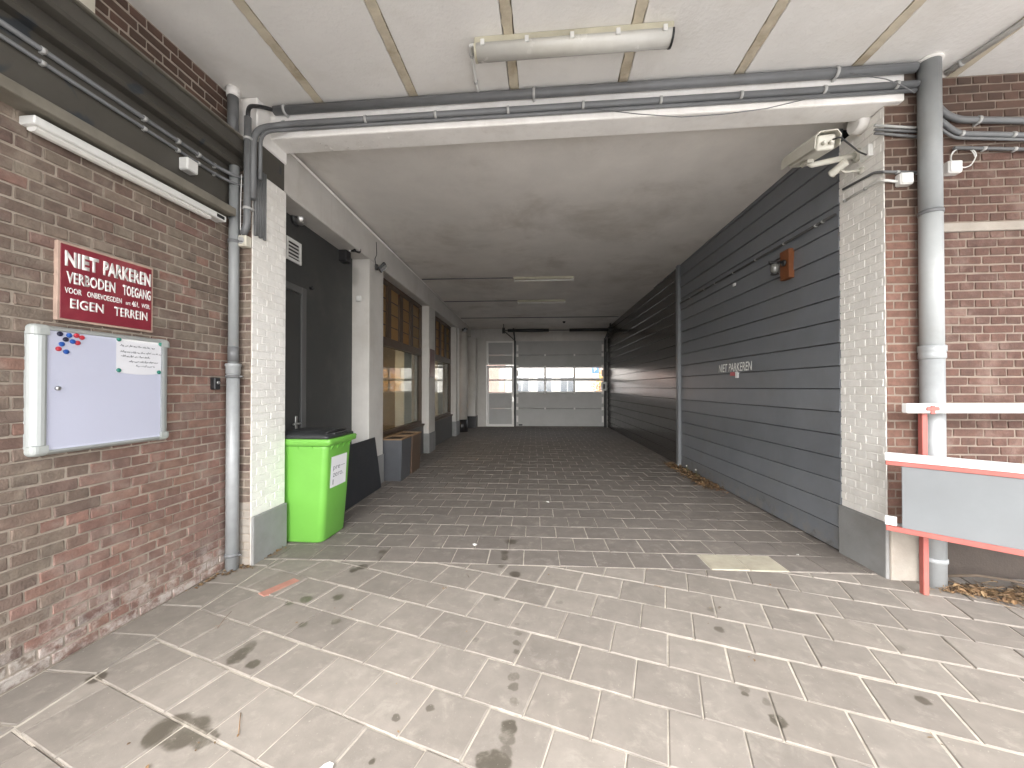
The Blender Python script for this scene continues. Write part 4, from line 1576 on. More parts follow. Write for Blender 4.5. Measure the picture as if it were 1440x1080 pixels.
# ------------------------------------------------------------------ strip light under the steel beam
M_TUBE = pm('diffuser_white', (0.74, 0.73, 0.70), 0.3, 0.03, 6, 0)
a, c = W.x(45, 172, -2.51), W.x(318, 308, -2.51)
zl = (a.z + c.z) / 2
t = thing('strip_light', 'long white strip light mounted below the dark steel beam', 'light', (-2.53, (a.y + c.y) / 2, zl))
bm = BM()
box(bm, -2.605, -2.515, a.y, c.y, zl - 0.008, zl + 0.036, 0.005)
part('housing', bm, M_WPLAST, t)
bm = BM()
prism(bm, [(-2.585, zl - 0.009), (-2.535, zl - 0.009), (-2.53, zl - 0.022), (-2.545, zl - 0.033), (-2.57, zl - 0.033), (-2.588, zl - 0.022)], 1, a.y + 0.02, c.y - 0.12)
part('diffuser', bm, M_TUBE, t)
bm = BM()
box(bm, -2.602, -2.513, c.y - 0.09, c.y - 0.02, zl + 0.0, zl + 0.026, 0.002)
part('end_socket', bm, M_BLACK, t)


def conduit(label, pts, r, m=None, fr='W', clips=(), rb=0.06, name='conduit', cat='conduit', clipdir=(0, 0, 1), n=12):
    pts = [Vector(p) for p in pts]
    path = bend(pts, rb, 5) if len(pts) > 2 else pts
    t = thing(name, label, cat, pts[0], fr)
    bm = BM()
    tube(bm, path, r, n)
    part('tube', bm, m or M_PVC, t)
    for (i, f, off) in clips:
        a, c = pts[i], pts[i + 1]
        p = a + (c - a) * f
        d = (c - a).normalized()
        o = Vector(off)
        bm = BM()
        lathe(bm, [(r * 1.0, -0.01), (r * 1.22, -0.01), (r * 1.22, 0.01), (r * 1.0, 0.01)], p, d, 12)
        s = d.cross(o).normalized()
        obox(bm, p + o.normalized() * r * 0.8, d, s, o.normalized(), 0.018, r * 2.6, r * 1.2, 0.002)
        part('clip', bm, M_CLIP, t)
    return t


# twin conduits along the steel beam web
for k, (z0, lab) in enumerate(((3.20, 'upper thin grey conduit clipped along the dark steel beam'), (3.135, 'lower thin grey conduit clipped along the dark steel beam'))):
    ys = []
    for px in (55, 200, 248, 277, 300):
        ys.append(W.x(px, 200, -2.57).y)
    cl = [(0, (y - 0.5) / (2.78 - 0.5), (-1, 0, 0)) for y in ys]
    conduit(lab, [(-2.571, 0.5, z0), (-2.571, 2.78, z0), (-2.50, 2.90, z0 - 0.02), (-2.47, 3.05, z0 + 0.03)], 0.011 + 0.003 * (k == 0), clips=cl)
p = W.x(263, 232, -2.55)
bm = BM()
box(bm, -2.587, -2.515, p.y - 0.045, p.y + 0.045, p.z - 0.045, p.z + 0.045, 0.008)
one('junction_box', bm, M_WPLAST, 'white junction box on the dark steel beam', 'junction box', (-2.55, p.y, p.z - 0.045))

# ------------------------------------------------------------------ left downpipe
t = thing('downpipe', 'grey plastic and galvanised downpipe in the corner beside the whitewashed pillar by the bin', 'downpipe', (-2.535, 2.915, 0))
PX, PY = -2.535, 2.915
bm = BM()
tube(bm, [(PX, PY, 1.64), (PX, PY, 3.275)], 0.037, 20)
part('plastic_pipe', bm, M_PVC_L, t)
bm = BM()
tube(bm, [(PX, PY, 0.0), (PX, PY, 1.66)], 0.046, 20)
lathe(bm, [(0.046, 0), (0.052, 0.005), (0.052, 0.06), (0.056, 0.065), (0.056, 0.08), (0.05, 0.085)], (PX, PY, 1.58), n=20)
part('metal_pipe', bm, M_ZINC, t)
bm = BM()
lathe(bm, [(0.0, 0), (0.039, 0), (0.039, 0.12), (0.0, 0.12)], (PX, PY, 1.68), n=20)
part('grey_sleeve', bm, M_PVC, t)
for z in (0.12, 1.56, 2.66):
    bm = BM()
    r0 = 0.05 if z < 1.65 else 0.041
    lathe(bm, [(r0 - 0.002, -0.012), (r0 + 0.003, -0.012), (r0 + 0.003, 0.012), (r0 - 0.002, 0.012)], (PX, PY, z), n=20)
    tube(bm, [(PX + r0, PY - 0.01, z), (PX + r0 + 0.035, PY + 0.0, z)], 0.006, 8)
    tube(bm, [(PX, PY + r0, z), (PX, PY + 0.075, z)], 0.006, 8)
    part('bracket', bm, M_PVC, t)
t = thing('pipe_stub', 'short grey pipe dropping from the ceiling behind the steel beam', 'pipe', (-2.56, 2.93, ZC))
bm = BM()
tube(bm, [(-2.565, 2.93, 3.505), (-2.565, 2.93, 3.87)], 0.04, 16)
part('tube', bm, M_PVC, t)
bm = BM()
tube(bm, [(-2.565, 2.93, 3.86), (-2.565, 2.93, ZC + 0.005)], 0.048, 16)
part('collar', bm, M_WHITE, t)

# ------------------------------------------------------------------ conduits along the header and down the left corner
HY = 3.175
clip_u = [(0, f, (0, 1, 0)) for f in (0.02, 0.44, 0.89)]
conduit('fat grey conduit tucked under the ceiling along the header beam', [(-2.36, HY - 0.035, 3.885), (2.78, HY - 0.035, 3.885)], 0.036, clips=clip_u)
clip_l = [(2, f, (0, 1, 0)) for f in (0.005, 0.15, 0.27, 0.39, 0.51, 0.63, 0.75, 0.87, 0.97)]
conduit('grey conduit clipped low on the header beam and bending down at the corner', [(-2.405, 2.955, 3.02), (-2.405, 2.955, 3.6), (-2.30, HY - 0.028, 3.765), (2.80, HY - 0.028, 3.765)], 0.026, clips=clip_l, rb=0.16)
conduit('thin grey conduit running beside the fatter one on the header beam', [(-2.37, 2.99, 3.2), (-2.37, 2.99, 3.6), (-2.28, HY - 0.017, 3.725), (2.80, HY - 0.017, 3.725)], 0.015, rb=0.12)
conduit('grey drop conduit with an angled end above the beige speaker', [(-2.47, 2.93, 2.72), (-2.43, 2.925, 2.80), (-2.43, 2.925, 3.68)], 0.027, clips=[(1, 0.15, (0, 1, 0)), (1, 0.8, (0, 1, 0))], rb=0.05)
conduit('black cable looping from the fat ceiling conduit into the drop conduit', [(-2.35, HY - 0.035, 3.885), (-2.41, 3.05, 3.86), (-2.43, 2.93, 3.78), (-2.43, 2.925, 3.66)], 0.016, M_BLACK, rb=0.08, name='cable', cat='cable')
for k in range(5):
    y = 2.999 + k * 0.027
    conduit(('thin grey tube at the brick edge of the bundle on the left pillar', 'second thin grey tube of the bundle on the left pillar counted from the brick edge', 'middle thin grey tube of the bundle on the left pillar', 'thin grey tube next to the last in the bundle on the left pillar', 'thin grey tube of the left pillar bundle deepest into the passage')[k], [(-2.418, y, 2.74 + 0.01 * (k % 2)), (-2.418, y, 3.31)], 0.0125, n=10, name='conduit')
conduit('thin white wire hanging at the corner above the beige speaker', [(-2.46, 2.90, 3.2), (-2.475, 2.91, 3.0), (-2.485, 2.92, 2.75), (-2.49, 2.955, 2.69)], 0.0035, M_WPLAST, rb=0.05, name='wire', cat='wire', n=6)
p = W.y(343.5, 340, 2.96)
t = thing('speaker', 'small beige square speaker beside the downpipe', 'speaker', (p.x, 2.97, p.z))
bm = BM()
box(bm, p.x - 0.042, p.x + 0.042, 2.915, 2.983, p.z - 0.045, p.z + 0.045, 0.008)
part('housing', bm, M_CREAMP, t)
bm = BM()
lathe(bm, [(0.028, 0), (0.03, 0.003), (0.024, 0.004), (0.022, 0.001), (0.014, 0.002), (0.004, 0.003)], (p.x, 2.915, p.z), (0, -1, 0), 18)
part('grille', bm, M_CLIP, t)

# ------------------------------------------------------------------ forecourt ceiling light
M_DIFF = pm('aged_diffuser', (0.58, 0.57, 0.53), 0.25, 0.08, 6, 0.05, 30, dirt=0.2, dirt_c=(0.45, 0.42, 0.33), coat=0.3)
M_AGED = pm('aged_cream_tray', (0.50, 0.47, 0.36), 0.5, 0.1, 8, 0.05, 40, dirt=0.3)
a, c = W.z(668, 68, ZC - 0.06), W.z(947, 46, ZC - 0.06)
ly = (a.y + c.y) / 2
t = thing('ceiling_light', 'long fluorescent ceiling light with aged diffuser above the forecourt', 'light', ((a.x + c.x) / 2, ly, ZC))
bm = BM()
box(bm, a.x, c.x, ly - 0.05, ly + 0.085, ZC - 0.05, ZC + 0.0005, 0.006)
part('tray', bm, M_AGED, t)
bm = BM()
sec = [(ly - 0.055, ZC - 0.05)] + [(ly + 0.015 - 0.07 * math.cos(q * PI / 8), ZC - 0.052 - 0.062 * math.sin(q * PI / 8)) for q in range(1, 8)] + [(ly + 0.085, ZC - 0.05)]
prism(bm, sec, 0, a.x + 0.012, c.x - 0.012)
for f in bm.faces:
    f.smooth = abs(f.normal.x) < 0.5
part('diffuser', bm, M_DIFF, t)
for k in range(5):
    xx = a.x + 0.06 + (c.x - a.x - 0.12) * k / 4
    bm = BM()
    box(bm, xx - 0.014, xx + 0.014, ly - 0.064, ly - 0.05, ZC - 0.072, ZC - 0.03, 0.003)
    part('catch', bm, M_WPLAST, t)
for (x0, x1) in ((a.x - 0.003, a.x + 0.011), (c.x - 0.011, c.x + 0.003)):
    bm = BM()
    prism(bm, [(y, z - 0.0 if z > ZC - 0.055 else z - 0.004) for y, z in sec], 0, x0, x1)
    part('end_cap', bm, M_BLACK if x0 > 0 else M_AGED, t)
p1, p2 = W.z(661, 62, ZC - 0.015), W.z(668, 118, ZC - 0.015)
conduit('thin white pipe feeding the forecourt ceiling light', [(a.x + 0.01, ly, ZC - 0.02), (p1.x, ly, ZC - 0.015), (p2.x + 0.01, p2.y - 0.02, ZC - 0.015), (p2.x + 0.02, HY + 0.0, ZC - 0.02)], 0.012, M_WPLAST,
        clips=[(1, 0.25, (0, 0, 1)), (1, 0.95, (0, 0, 1))], rb=0.03)
# passage ceiling lights
for (y, lab) in ((7.93, 'thin fluorescent light on the passage ceiling with its cable, the closer to the entrance'), (9.93, 'thin fluorescent light on the passage ceiling, the deeper of the two')):
    zc = zceil(y)
    t = thing('batten_light', lab, 'light', (0.1, y, zc), 'T', 'passage ceiling lights')
    bm = BM()
    box(bm, -0.52, 0.72, y - 0.03, y + 0.03, zc - 0.045, zc + 0.0, 0.004)
    part('tray', bm, M_AGED, t)
    bm = BM()
    tube(bm, [(-0.49, y - 0.01, zc - 0.075), (0.69, y - 0.01, zc - 0.075)], 0.016, 12)
    part('fluorescent_tube', bm, M_TUBE, t)
    for xx in (-0.51, 0.69):
        bm = BM()
        box(bm, xx, xx + 0.02, y - 0.03, y + 0.012, zc - 0.1, zc - 0.04, 0.003)
        part('lamp_holder', bm, M_WPLAST, t)
    conduit('thin grey conduit crossing the passage ceiling to the ' + ('light closer to the entrance' if y < 9 else 'deeper light'), [(TL + 0.01, y, zc - 0.012), (-0.52, y, zc - 0.012)], 0.011, fr='T')
zc = zceil(12.2)
conduit('thin grey conduit crossing the passage ceiling before the door springs', [(TL + 0.01, 12.2, zc - 0.012), (2.55, 12.2, zc - 0.012)], 0.012, fr='T')
conduit('thin conduit running lengthwise along the edge beam of the passage', [(TL + 0.013, 3.5, 3.727), (TL + 0.013, 12.9, 3.672)], 0.011, M_WHITE, fr='T')
zc = zceil(13.0)
bm = BM()
lathe(bm, [(0.05, 0), (0.05, 0.02), (0.03, 0.05), (0.01, 0.06)], (0.92, 13.0, zc), (0, 0, -1), 14)
one('smoke_detector', bm, M_BLACK, 'dark round detector on the passage ceiling above the sectional door', 'detector', (0.92, 13.0, zc), 'T')

# ------------------------------------------------------------------ right: downpipe, conduits, boxes
RX, RY = W.y(1311, 500, 3.14).x, 3.14
t = thing('downpipe', 'thick light grey downpipe standing in front of the clay red brick wall by the barrier', 'downpipe', (RX, RY, 0))
bm = BM()
tube(bm, [(RX, RY, 1.76), (RX, RY, 2.79)], 0.0665, 24)
part('pale_pipe', bm, M_PVC_W, t)
bm = BM()
tube(bm, [(RX, RY, 2.77), (RX, RY, ZC + 0.003)], 0.066, 24)
part('plastic_pipe', bm, M_PVC_L, t)
bm = BM()
tube(bm, [(RX, RY, 0.0), (RX, RY, 1.78)], 0.068, 24)
lathe(bm, [(0.068, 0), (0.075, 0.01), (0.075, 0.04), (0.072, 0.05), (0.078, 0.06), (0.078, 0.10), (0.068, 0.105)], (RX, RY, 1.68), n=24)
lathe(bm, [(0.068, 0), (0.074, 0.005), (0.074, 0.03), (0.068, 0.035)], (RX, RY, 0.18), n=24)
part('metal_pipe', bm, M_ZINC, t)
for z in (2.78,):
    bm = BM()
    lathe(bm, [(0.066, -0.014), (0.071, -0.014), (0.071, 0.014), (0.066, 0.014)], (RX, RY, z), n=24)
    tube(bm, [(RX, RY + 0.066, z), (RX, RWY + 0.02, z)], 0.008, 8)
    part('bracket', bm, M_PVC, t)
bm = BM()
lathe(bm, [(0.0665, 0), (0.08, 0.0), (0.08, 0.018), (0.0665, 0.018)], (RX, RY, ZC - 0.018), n=24)
part('ceiling_collar', bm, M_WHITE, t)

YW = RWY - 0.03


def rp(px, py, dy=0.0): return W.y(px, py, YW - dy)


YP = 3.22 - 0.02
conduit('grey conduit dipping past the thick downpipe and running along the wall top', [(RX + 0.05, YW, 3.86), rp(1332, 158), rp(1352, 166), rp(1640, 170)], 0.024, clips=[(2, 0.1, (0, 1, 0)), (2, 0.5, (0, 1, 0))], rb=0.08)
conduit('second grey conduit dipping past the thick downpipe below the first', [(RX + 0.04, YW + 0.005, 3.74), rp(1327, 168), rp(1350, 186), rp(1640, 192)], 0.020, clips=[(2, 0.02, (0, 1, 0)), (2, 0.28, (0, 1, 0))], rb=0.08)
conduit('thin dark conduit running along the wall below the two dipping ones', [(RX + 0.03, YW + 0.008, 3.68), rp(1330, 182), rp(1346, 192), rp(1640, 199)], 0.011, rb=0.06)
conduit('thin dark conduit lowest of those on the clay red wall', [rp(1345, 206), rp(1640, 212)], 0.013, clips=[(0, 0.15, (0, 1, 0)), (0, 0.3, (0, 1, 0))])
for k, (py0, py1, lab) in enumerate(((174, 179, 'top thin grey conduit between camera mount and thick downpipe'), (180, 184, 'middle thin grey conduit between camera mount and thick downpipe'), (185, 192, 'bottom thin grey conduit between camera mount and thick downpipe'))):
    a, c = W.y(1233, py0, YP), W.y(1310, py1, YP)
    conduit(lab, [a, c], 0.0105, M_PVC if k else M_CLIP)
# cable along the whitewashed flank and over the brick
xf = 2.622 - 0.010
conduit('dark cable climbing over the whitewashed flank below the security cameras', [W.x(1188, 265, xf), W.x(1232, 241, xf), W.y(1246, 240, YP), W.y(1310, 241, YP)], 0.010, M_PVC, clips=[(2, 0.3, (0, 1, 0)), (2, 0.75, (0, 1, 0))], rb=0.03, name='cable', cat='cable')
conduit('white cable on the whitewashed flank leading to the square junction box', [W.x(1189, 282, xf), W.x(1234, 255, xf), W.y(1246, 252, YP), W.y(1264, 254, YP)], 0.010, M_WPLAST, clips=[(0, 0.05, (1, 0, 0)), (0, 0.7, (1, 0, 0))], rb=0.03, name='cable', cat='cable')
p = W.y(1273, 252, 3.20)
bm = BM()
box(bm, p.x - 0.047, p.x + 0.047, 3.165, 3.222, p.z - 0.045, p.z + 0.045, 0.008)
t = thing('junction_box', 'white square junction box on the brick pillar face', 'junction box', (p.x, 3.22, p.z))
part('box', bm, M_WPLAST, t)
bm = BM()
box(bm, p.x - 0.04, p.x + 0.04, 3.158, 3.166, p.z - 0.038, p.z + 0.038, 0.004)
part('lid', bm, M_SIGNW, t)
p = W.y(1342, 235, 3.28)
bm = BM()
box(bm, p.x - 0.05, p.x + 0.05, 3.25, 3.312, p.z - 0.048, p.z + 0.048, 0.008)
t = thing('junction_box', 'white square junction box on the clay red wall with a coil of wire above', 'junction box', (p.x, 3.31, p.z))
part('box', bm, M_WPLAST, t)
bm = BM()
box(bm, p.x - 0.042, p.x + 0.042, 3.243, 3.251, p.z - 0.04, p.z + 0.04, 0.004)
part('lid', bm, M_SIGNW, t)
c = W.y(1361, 218, 3.27)
pts = [Vector((c.x + 0.085 * math.cos(q * 0.4) * (1 + 0.08 * (q > 15)), 3.285 + 0.004 * math.sin(q), c.z + 0.08 * math.sin(q * 0.4))) for q in range(30)]
bm = BM()
tube(bm, pts, 0.004, 6)
one('wire_coil', bm, M_WPLAST, 'coil of thin white wire hanging on the clay red wall', 'wire', (c.x, 3.29, c.z))
# sagging thin wires on the header
pts = [W.y(px, py, HY - 0.07) for px, py in ((830, 150), (900, 158), (960, 162), (1020, 158), (1080, 150), (1130, 138), (1170, 128))]
bm = BM()
tube(bm, pts, 0.0035, 6)
one('wire', bm, M_PVC, 'thin grey wire sagging across the header beam conduits', 'wire', pts[0])
pts = [W.y(px, py, HY - 0.075) for px, py in ((1200, 100), (1250, 108), (1275, 118), (1290, 128))]
bm = BM()
tube(bm, pts, 0.0035, 6)
one('wire', bm, M_PVC, 'thin grey wire drooping from the ceiling to the thick downpipe', 'wire', pts[0])
# white pipe on the ceiling, far right
a, c = W.z(1335, 100, ZC - 0.02), W.z(1440, 30, ZC - 0.02)
d = (c - a).normalized()
conduit('white pipe crossing the ceiling beyond the thick downpipe', [a, a + d * 1.6], 0.02, M_WPLAST, clips=[(0, 0.06, (0, 0, 1))])

# ------------------------------------------------------------------ security cameras
M_CAM = pm('camera_cream', (0.60, 0.585, 0.52), 0.4, 0.05, 8, 0.04, 60, dirt=0.25, dirt_c=(0.42, 0.38, 0.29))
M_LENS = pm('lens_glass', (0.01, 0.01, 0.012), 0.08, 0, 3, 0, spec=0.9)
ca = W.y(1167, 196, 3.06)
ce = W.y(1121, 226, 3.54)
ax = (ce - ca).normalized()
sd = ax.cross(Vector((0, 0, 1))).normalized()
up = sd.cross(ax)
cc = (ca + ce) / 2
Lc = (ce - ca).length
t = thing('security_camera', 'large cream security camera with sunshield pointing into the passage', 'camera', cc)
bm = BM()
obox(bm, cc, sd, ax, up, 0.125, Lc * 0.92, 0.11, 0.02, 3)
part('housing', bm, M_CAM, t)
bm = BM()
sec = [(-0.075, -0.035), (-0.075, 0.035), (-0.05, 0.066), (0.05, 0.066), (0.075, 0.035), (0.075, -0.035), (0.071, -0.035), (0.071, 0.033), (0.048, 0.061), (-0.048, 0.061), (-0.071, 0.033), (-0.071, -0.035)]
lo_ = [bm.verts.new(cc + sd * x * 1.12 + up * z * 1.12 - ax * (Lc / 2)) for x, z in sec]
hi_ = [bm.verts.new(cc + sd * x * 1.12 + up * z * 1.12 + ax * (Lc / 2 + 0.07)) for x, z in sec]
for i in range(12):
    bm.faces.new((lo_[i], lo_[(i + 1) % 12], hi_[(i + 1) % 12], hi_[i]))
bm.faces.new(lo_[::-1])
bm.faces.new(hi_)
part('sunshield', bm, M_CAM, t)
bm = BM()
lathe(bm, [(0.032, 0), (0.036, 0.006), (0.03, 0.012)], ce - ax * 0.012, ax, 16)
part('lens', bm, M_LENS, t)
bm = BM()
back = ca + ax * 0.012
for s_ in (-0.025, 0.02):
    lathe(bm, [(0.014, 0), (0.014, 0.025), (0.009, 0.035)], back + sd * s_ - up * 0.01, -ax, 12)
part('cable_gland', bm, M_CAM, t)
bm = BM()
w0 = Vector((2.622, 3.36, ca.z + 0.04))
tube(bm, bend([back - ax * 0.03 + sd * 0.02, back - ax * 0.07 + sd * 0.05, w0 + Vector((-0.12, -0.06, 0.0)), w0], 0.04), 0.006, 8)
part('cable', bm, M_BLACK, t)
bw = W.x(1207, 217, 2.615)
b0 = cc - up * 0.055 + ax * 0.04
bm = BM()
obox(bm, b0 - up * 0.012, sd, ax, up, 0.05, 0.12, 0.025, 0.004)
tube(bm, [b0 - up * 0.012, b0 - up * 0.03 + Vector((0.04, 0, 0)), bw], 0.017, 12, r2=0.026)
part('arm', bm, M_CAM, t)
bm = BM()
lathe(bm, [(0.055, 0), (0.055, 0.012), (0.03, 0.03)], Vector((2.624, bw.y, bw.z)), (-1, 0, 0), 18)
part('wall_plate', bm, M_CAM, t)
s0_ = W.x(1189, 233, 2.50)
t = thing('bullet_camera', 'small cream bullet camera below the large security camera', 'camera', s0_)
ax2 = Vector((-0.35, 1, -0.35)).normalized()
bm = BM()
lathe(bm, [(0.02, -0.055), (0.031, -0.05), (0.031, 0.06), (0.034, 0.062), (0.034, 0.075), (0.026, 0.075), (0.024, 0.065)], s0_ + Vector((-0.03, 0, 0)), ax2, 18)
part('housing', bm, M_CAM, t)
bm = BM()
tube(bm, [s0_ + Vector((-0.03, 0.0, -0.02)), s0_ + Vector((0.0, -0.01, -0.05)), Vector((2.62, s0_.y - 0.02, s0_.z - 0.05))], 0.009, 10)
lathe(bm, [(0.03, 0), (0.03, 0.008), (0.015, 0.015)], Vector((2.623, s0_.y - 0.02, s0_.z - 0.05)), (-1, 0, 0), 14)
part('bracket', bm, M_CAM, t)
# white mounting block at the top of the pillar flank
p = W.x(1212, 172, 2.60)
t = thing('mounting_block', 'white painted round junction mount under the header beam end', 'mount', (2.61, p.y, p.z))
bm = BM()
lathe(bm, [(0.08, 0), (0.08, 0.06), (0.068, 0.075)], (2.623, p.y, p.z), (-1, 0, 0), 20)
part('cup', bm, M_WHITE, t)
bm = BM()
box(bm, 2.565, 2.623, p.y - 0.05, p.y + 0.10, p.z + 0.082, p.z + 0.25, 0.01)
part('bracket', bm, M_WHITE, t)
p = W.x(1222, 213, 2.61)
bm = BM()
box(bm, 2.585, 2.623, p.y - 0.05, p.y + 0.045, p.z - 0.05, p.z + 0.05, 0.006)
one('power_box', bm, M_WPLAST, 'flat white power box on the whitewashed flank beside the bullet camera', 'junction box', (2.61, p.y, p.z - 0.05))

# ------------------------------------------------------------------ on the cladding wall (frame T)
a, c = T.x(1179, 298, TR), T.x(956, 428, TR)
zz = (a.z + c.z) / 2
ys = [T.x(px, 350, TR).y for px in (1160, 1150, 1105, 1065, 1033, 1007, 992, 972)]
conduit('dark conduit with pale clips running high along the grey cladding', [(TR - 0.008, 3.62, zz), (TR - 0.008, 7.38, zz)], 0.012, pm('dark_conduit', (0.035, 0.034, 0.033), 0.5, 0.1, 6, 0), fr='T',
        clips=[(0, (y - 3.62) / 3.76, (1, 0, 0)) for y in ys])
t = thing('post', 'slim grey vertical post dividing the grey cladding', 'post', (TR - 0.03, 7.36, 0), 'T')
bm = BM()
box(bm, TR - 0.05, TR + 0.03, 7.31, 7.41, 0.0, zceil(7.4) + 0.002, 0.006)
part('shaft', bm, pm('grey_post_paint', (0.17, 0.18, 0.19), 0.4, 0.08, 6, 0.05, 60, dirt=0.2), t)
bm = BM()
box(bm, TR - 0.06, TR + 0.03, 7.30, 7.42, -0.005, 0.05, 0.004)
part('foot', bm, M_PVC_L, t)
M_ORWOOD = pm('orange_stained_wood', (0.1560, 0.0510, 0.0150), 0.5, 0.2, 18, 0.15, 60)
p = T.x(1106, 372, TR - 0.03)
t = thing('wall_lamp', 'black lantern lamp on an orange stained wooden board fixed to the grey cladding', 'lamp', (TR, p.y, p.z), 'T')
bm = BM()
box(bm, TR - 0.045, TR + 0.02, p.y - 0.075, p.y + 0.075, p.z - 0.155, p.z + 0.155, 0.004)
part('board', bm, M_ORWOOD, t)
bm = BM()
lathe(bm, [(0.035, 0), (0.035, 0.012), (0.015, 0.02)], (TR - 0.045, p.y, p.z + 0.02), (-1, 0, 0), 14)
tube(bm, [(TR - 0.05, p.y, p.z + 0.03), (TR - 0.20, p.y + 0.01, p.z + 0.035)], 0.014, 10)
part('arm', bm, M_BLACK, t)
bm = BM()
lathe(bm, [(0.04, 0), (0.05, 0.01), (0.03, 0.03), (0.012, 0.04)], (TR - 0.14, p.y + 0.01, p.z + 0.01), n=16)
part('cap', bm, M_BLACK, t)
bm = BM()
lathe(bm, [(0.035, 0.0), (0.04, -0.03), (0.038, -0.08), (0.02, -0.10)], (TR - 0.14, p.y + 0.01, p.z + 0.01), n=16)
part('glass_jar', bm, pm('smoky_glass', (0.12, 0.12, 0.11), 0.08, 0.02, 4, 0, spec=0.8), t)
bm = BM()
lathe(bm, [(0.015, 0), (0.04, 0.006), (0.04, 0.014), (0.015, 0.016)], (TR - 0.14, p.y + 0.01, p.z - 0.105), n=16)
part('base_ring', bm, M_BLACK, t)
# lettering NIET PARKEREN on the planks
M_LETW = pm('lettering_white', (0.72, 0.72, 0.70), 0.6, 0.06, 10, 0)
yl, yr = T.x(1011, 516, TR).y, T.x(1057, 511, TR).y
t = thing('painted_lettering', 'white NIET PARKEREN lettering on the dark grey cladding', 'lettering', (TR, (yl + yr) / 2, 1.68), 'T')
wtot = yl - yr
for (txt, u0, u1) in (('NIET', 0.0, 0.28), ('PARKEREN', 0.335, 1.0)):
    bm = textmesh(txt, wtot * (u1 - u0), 0.115, 0.008, 0.0012)
    on_plane(bm, (TR - 0.0005, yl - u0 * wtot, 1.69), (0, -1, 0), (-1, 0, 0.045))
    part('word', bm, M_LETW, t)
for (px, py, w_, h_, m, lab, nm) in ((1033, 400, 0.035, 0.04, M_SIGNW, 'small white sticker high on the grey cladding', 'sticker'),
                                     (1036, 527, 0.035, 0.085, M_SIGNW, 'small white sticker below the white lettering', 'sticker'),
                                     (1030, 526, 0.06, 0.05, pm('sticker_red', (0.45, 0.12, 0.13), 0.5, 0.05, 10, 0), 'small faded red sticker below the white lettering', 'sticker')):
    p = T.x(px, py, TR)
    bm = BM()
    box(bm, TR - 0.004, TR + 0.024, p.y - w_, p.y + w_ - 0.004, p.z - h_ / 2, p.z + h_ / 2, 0.001)
    one(nm, bm, m, lab, 'sticker', (TR, p.y, p.z), 'T')
p = T.x(901, 571, TR)

# ------------------------------------------------------------------ green wheelie bin
M_GREEN = pm('green_hdpe', (0.148, 0.40, 0.062), 0.42, 0.05, 4, 0.12, 140, 0.001, dirt=0.12, dirt_c=(0.09, 0.25, 0.04), dirt_scale=2.5)
M_LIDB = pm('black_lid', (0.03, 0.032, 0.034), 0.4, 0.1, 8, 0.12, 90, 0.001)
t = thing('wheelie_bin', 'bright green wheelie bin with black lid standing by the whitewashed pillar', 'bin', (-2.33, 3.68, 0))


def ring(bm, x0, x1, y0, y1, z, r, n=5):
    out = []
    for (cx, cy, a0) in ((x1 - r, y1 - r, 0), (x0 + r, y1 - r, 90), (x0 + r, y0 + r, 180), (x1 - r, y0 + r, 270)):
        for k in range(n + 1):
            a = R(a0 + 90 * k / n)
            out.append(bm.verts.new((cx + r * math.cos(a), cy + r * math.sin(a), z)))
    return out


def skin(bm, rings, cap0=True, cap1=True):
    n = len(rings[0])
    for a, c in zip(rings, rings[1:]):
        for k in range(n):
            f = bm.faces.new((a[k], a[(k + 1) % n], c[(k + 1) % n], c[k]))
            f.smooth = True
    if cap0:
        bm.faces.new(rings[0][::-1])
    if cap1:
        bm.faces.new(rings[-1])


bx0, bx1, by0_, by1_ = -2.545, -2.105, 3.465, 3.895
bm = BM()
skin(bm, [ring(bm, bx0 + 0.012, bx1 - 0.012, by0_ + 0.012, by1_ - 0.012, 0.0, 0.06), ring(bm, bx0, bx1, by0_, by1_, 0.015, 0.06),
          ring(bm, bx0 - 0.02, bx1 + 0.03, by0_ - 0.01, by1_ + 0.01, 0.45, 0.055), ring(bm, bx0 - 0.04, bx1 + 0.055, by0_ - 0.02, by1_ + 0.02, 0.89, 0.05),
          ring(bm, bx0 - 0.042, bx1 + 0.058, by0_ - 0.022, by1_ + 0.022, 0.93, 0.05)])
part('body', bm, M_GREEN, t)
bm = BM()
skin(bm, [ring(bm, bx0 - 0.045, bx1 + 0.062, by0_ - 0.026, by1_ + 0.026, 0.915, 0.05), ring(bm, bx0 - 0.06, bx1 + 0.10, by0_ - 0.045, by1_ + 0.045, 0.93, 0.035),
          ring(bm, bx0 - 0.063, bx1 + 0.105, by0_ - 0.048, by1_ + 0.048, 0.975, 0.03), ring(bm, bx0 - 0.055, bx1 + 0.098, by0_ - 0.04, by1_ + 0.04, 0.985, 0.03)])
part('rim', bm, M_GREEN, t)
for k in range(4):
    bm = BM()
    yy = by0_ + 0.05 + k * 0.11
    prism(bm, [(bx1 + 0.045, 0.86), (bx1 + 0.09, 0.928), (bx1 + 0.04, 0.928)], 1, yy, yy + 0.007)
    part('rib', bm, M_GREEN, t)
for k in range(3):
    bm = BM()
    xx = bx0 + 0.07 + k * 0.14
    prism(bm, [(by0_ - 0.012, 0.86), (by0_ - 0.038, 0.928), (by0_ - 0.01, 0.928)], 0, xx, xx + 0.007)
    part('rib', bm, M_GREEN, t)
bm = BM()
skin(bm, [ring(bm, bx0 - 0.05, bx1 + 0.075, by0_ - 0.036, by1_ + 0.036, 0.986, 0.03), ring(bm, bx0 - 0.05, bx1 + 0.075, by0_ - 0.036, by1_ + 0.036, 1.008, 0.03),
          ring(bm, bx0 - 0.03, bx1 + 0.04, by0_ - 0.01, by1_ + 0.01, 1.03, 0.05), ring(bm, bx0 + 0.02, bx1 - 0.08, by0_ + 0.05, by1_ - 0.05, 1.052, 0.06)])
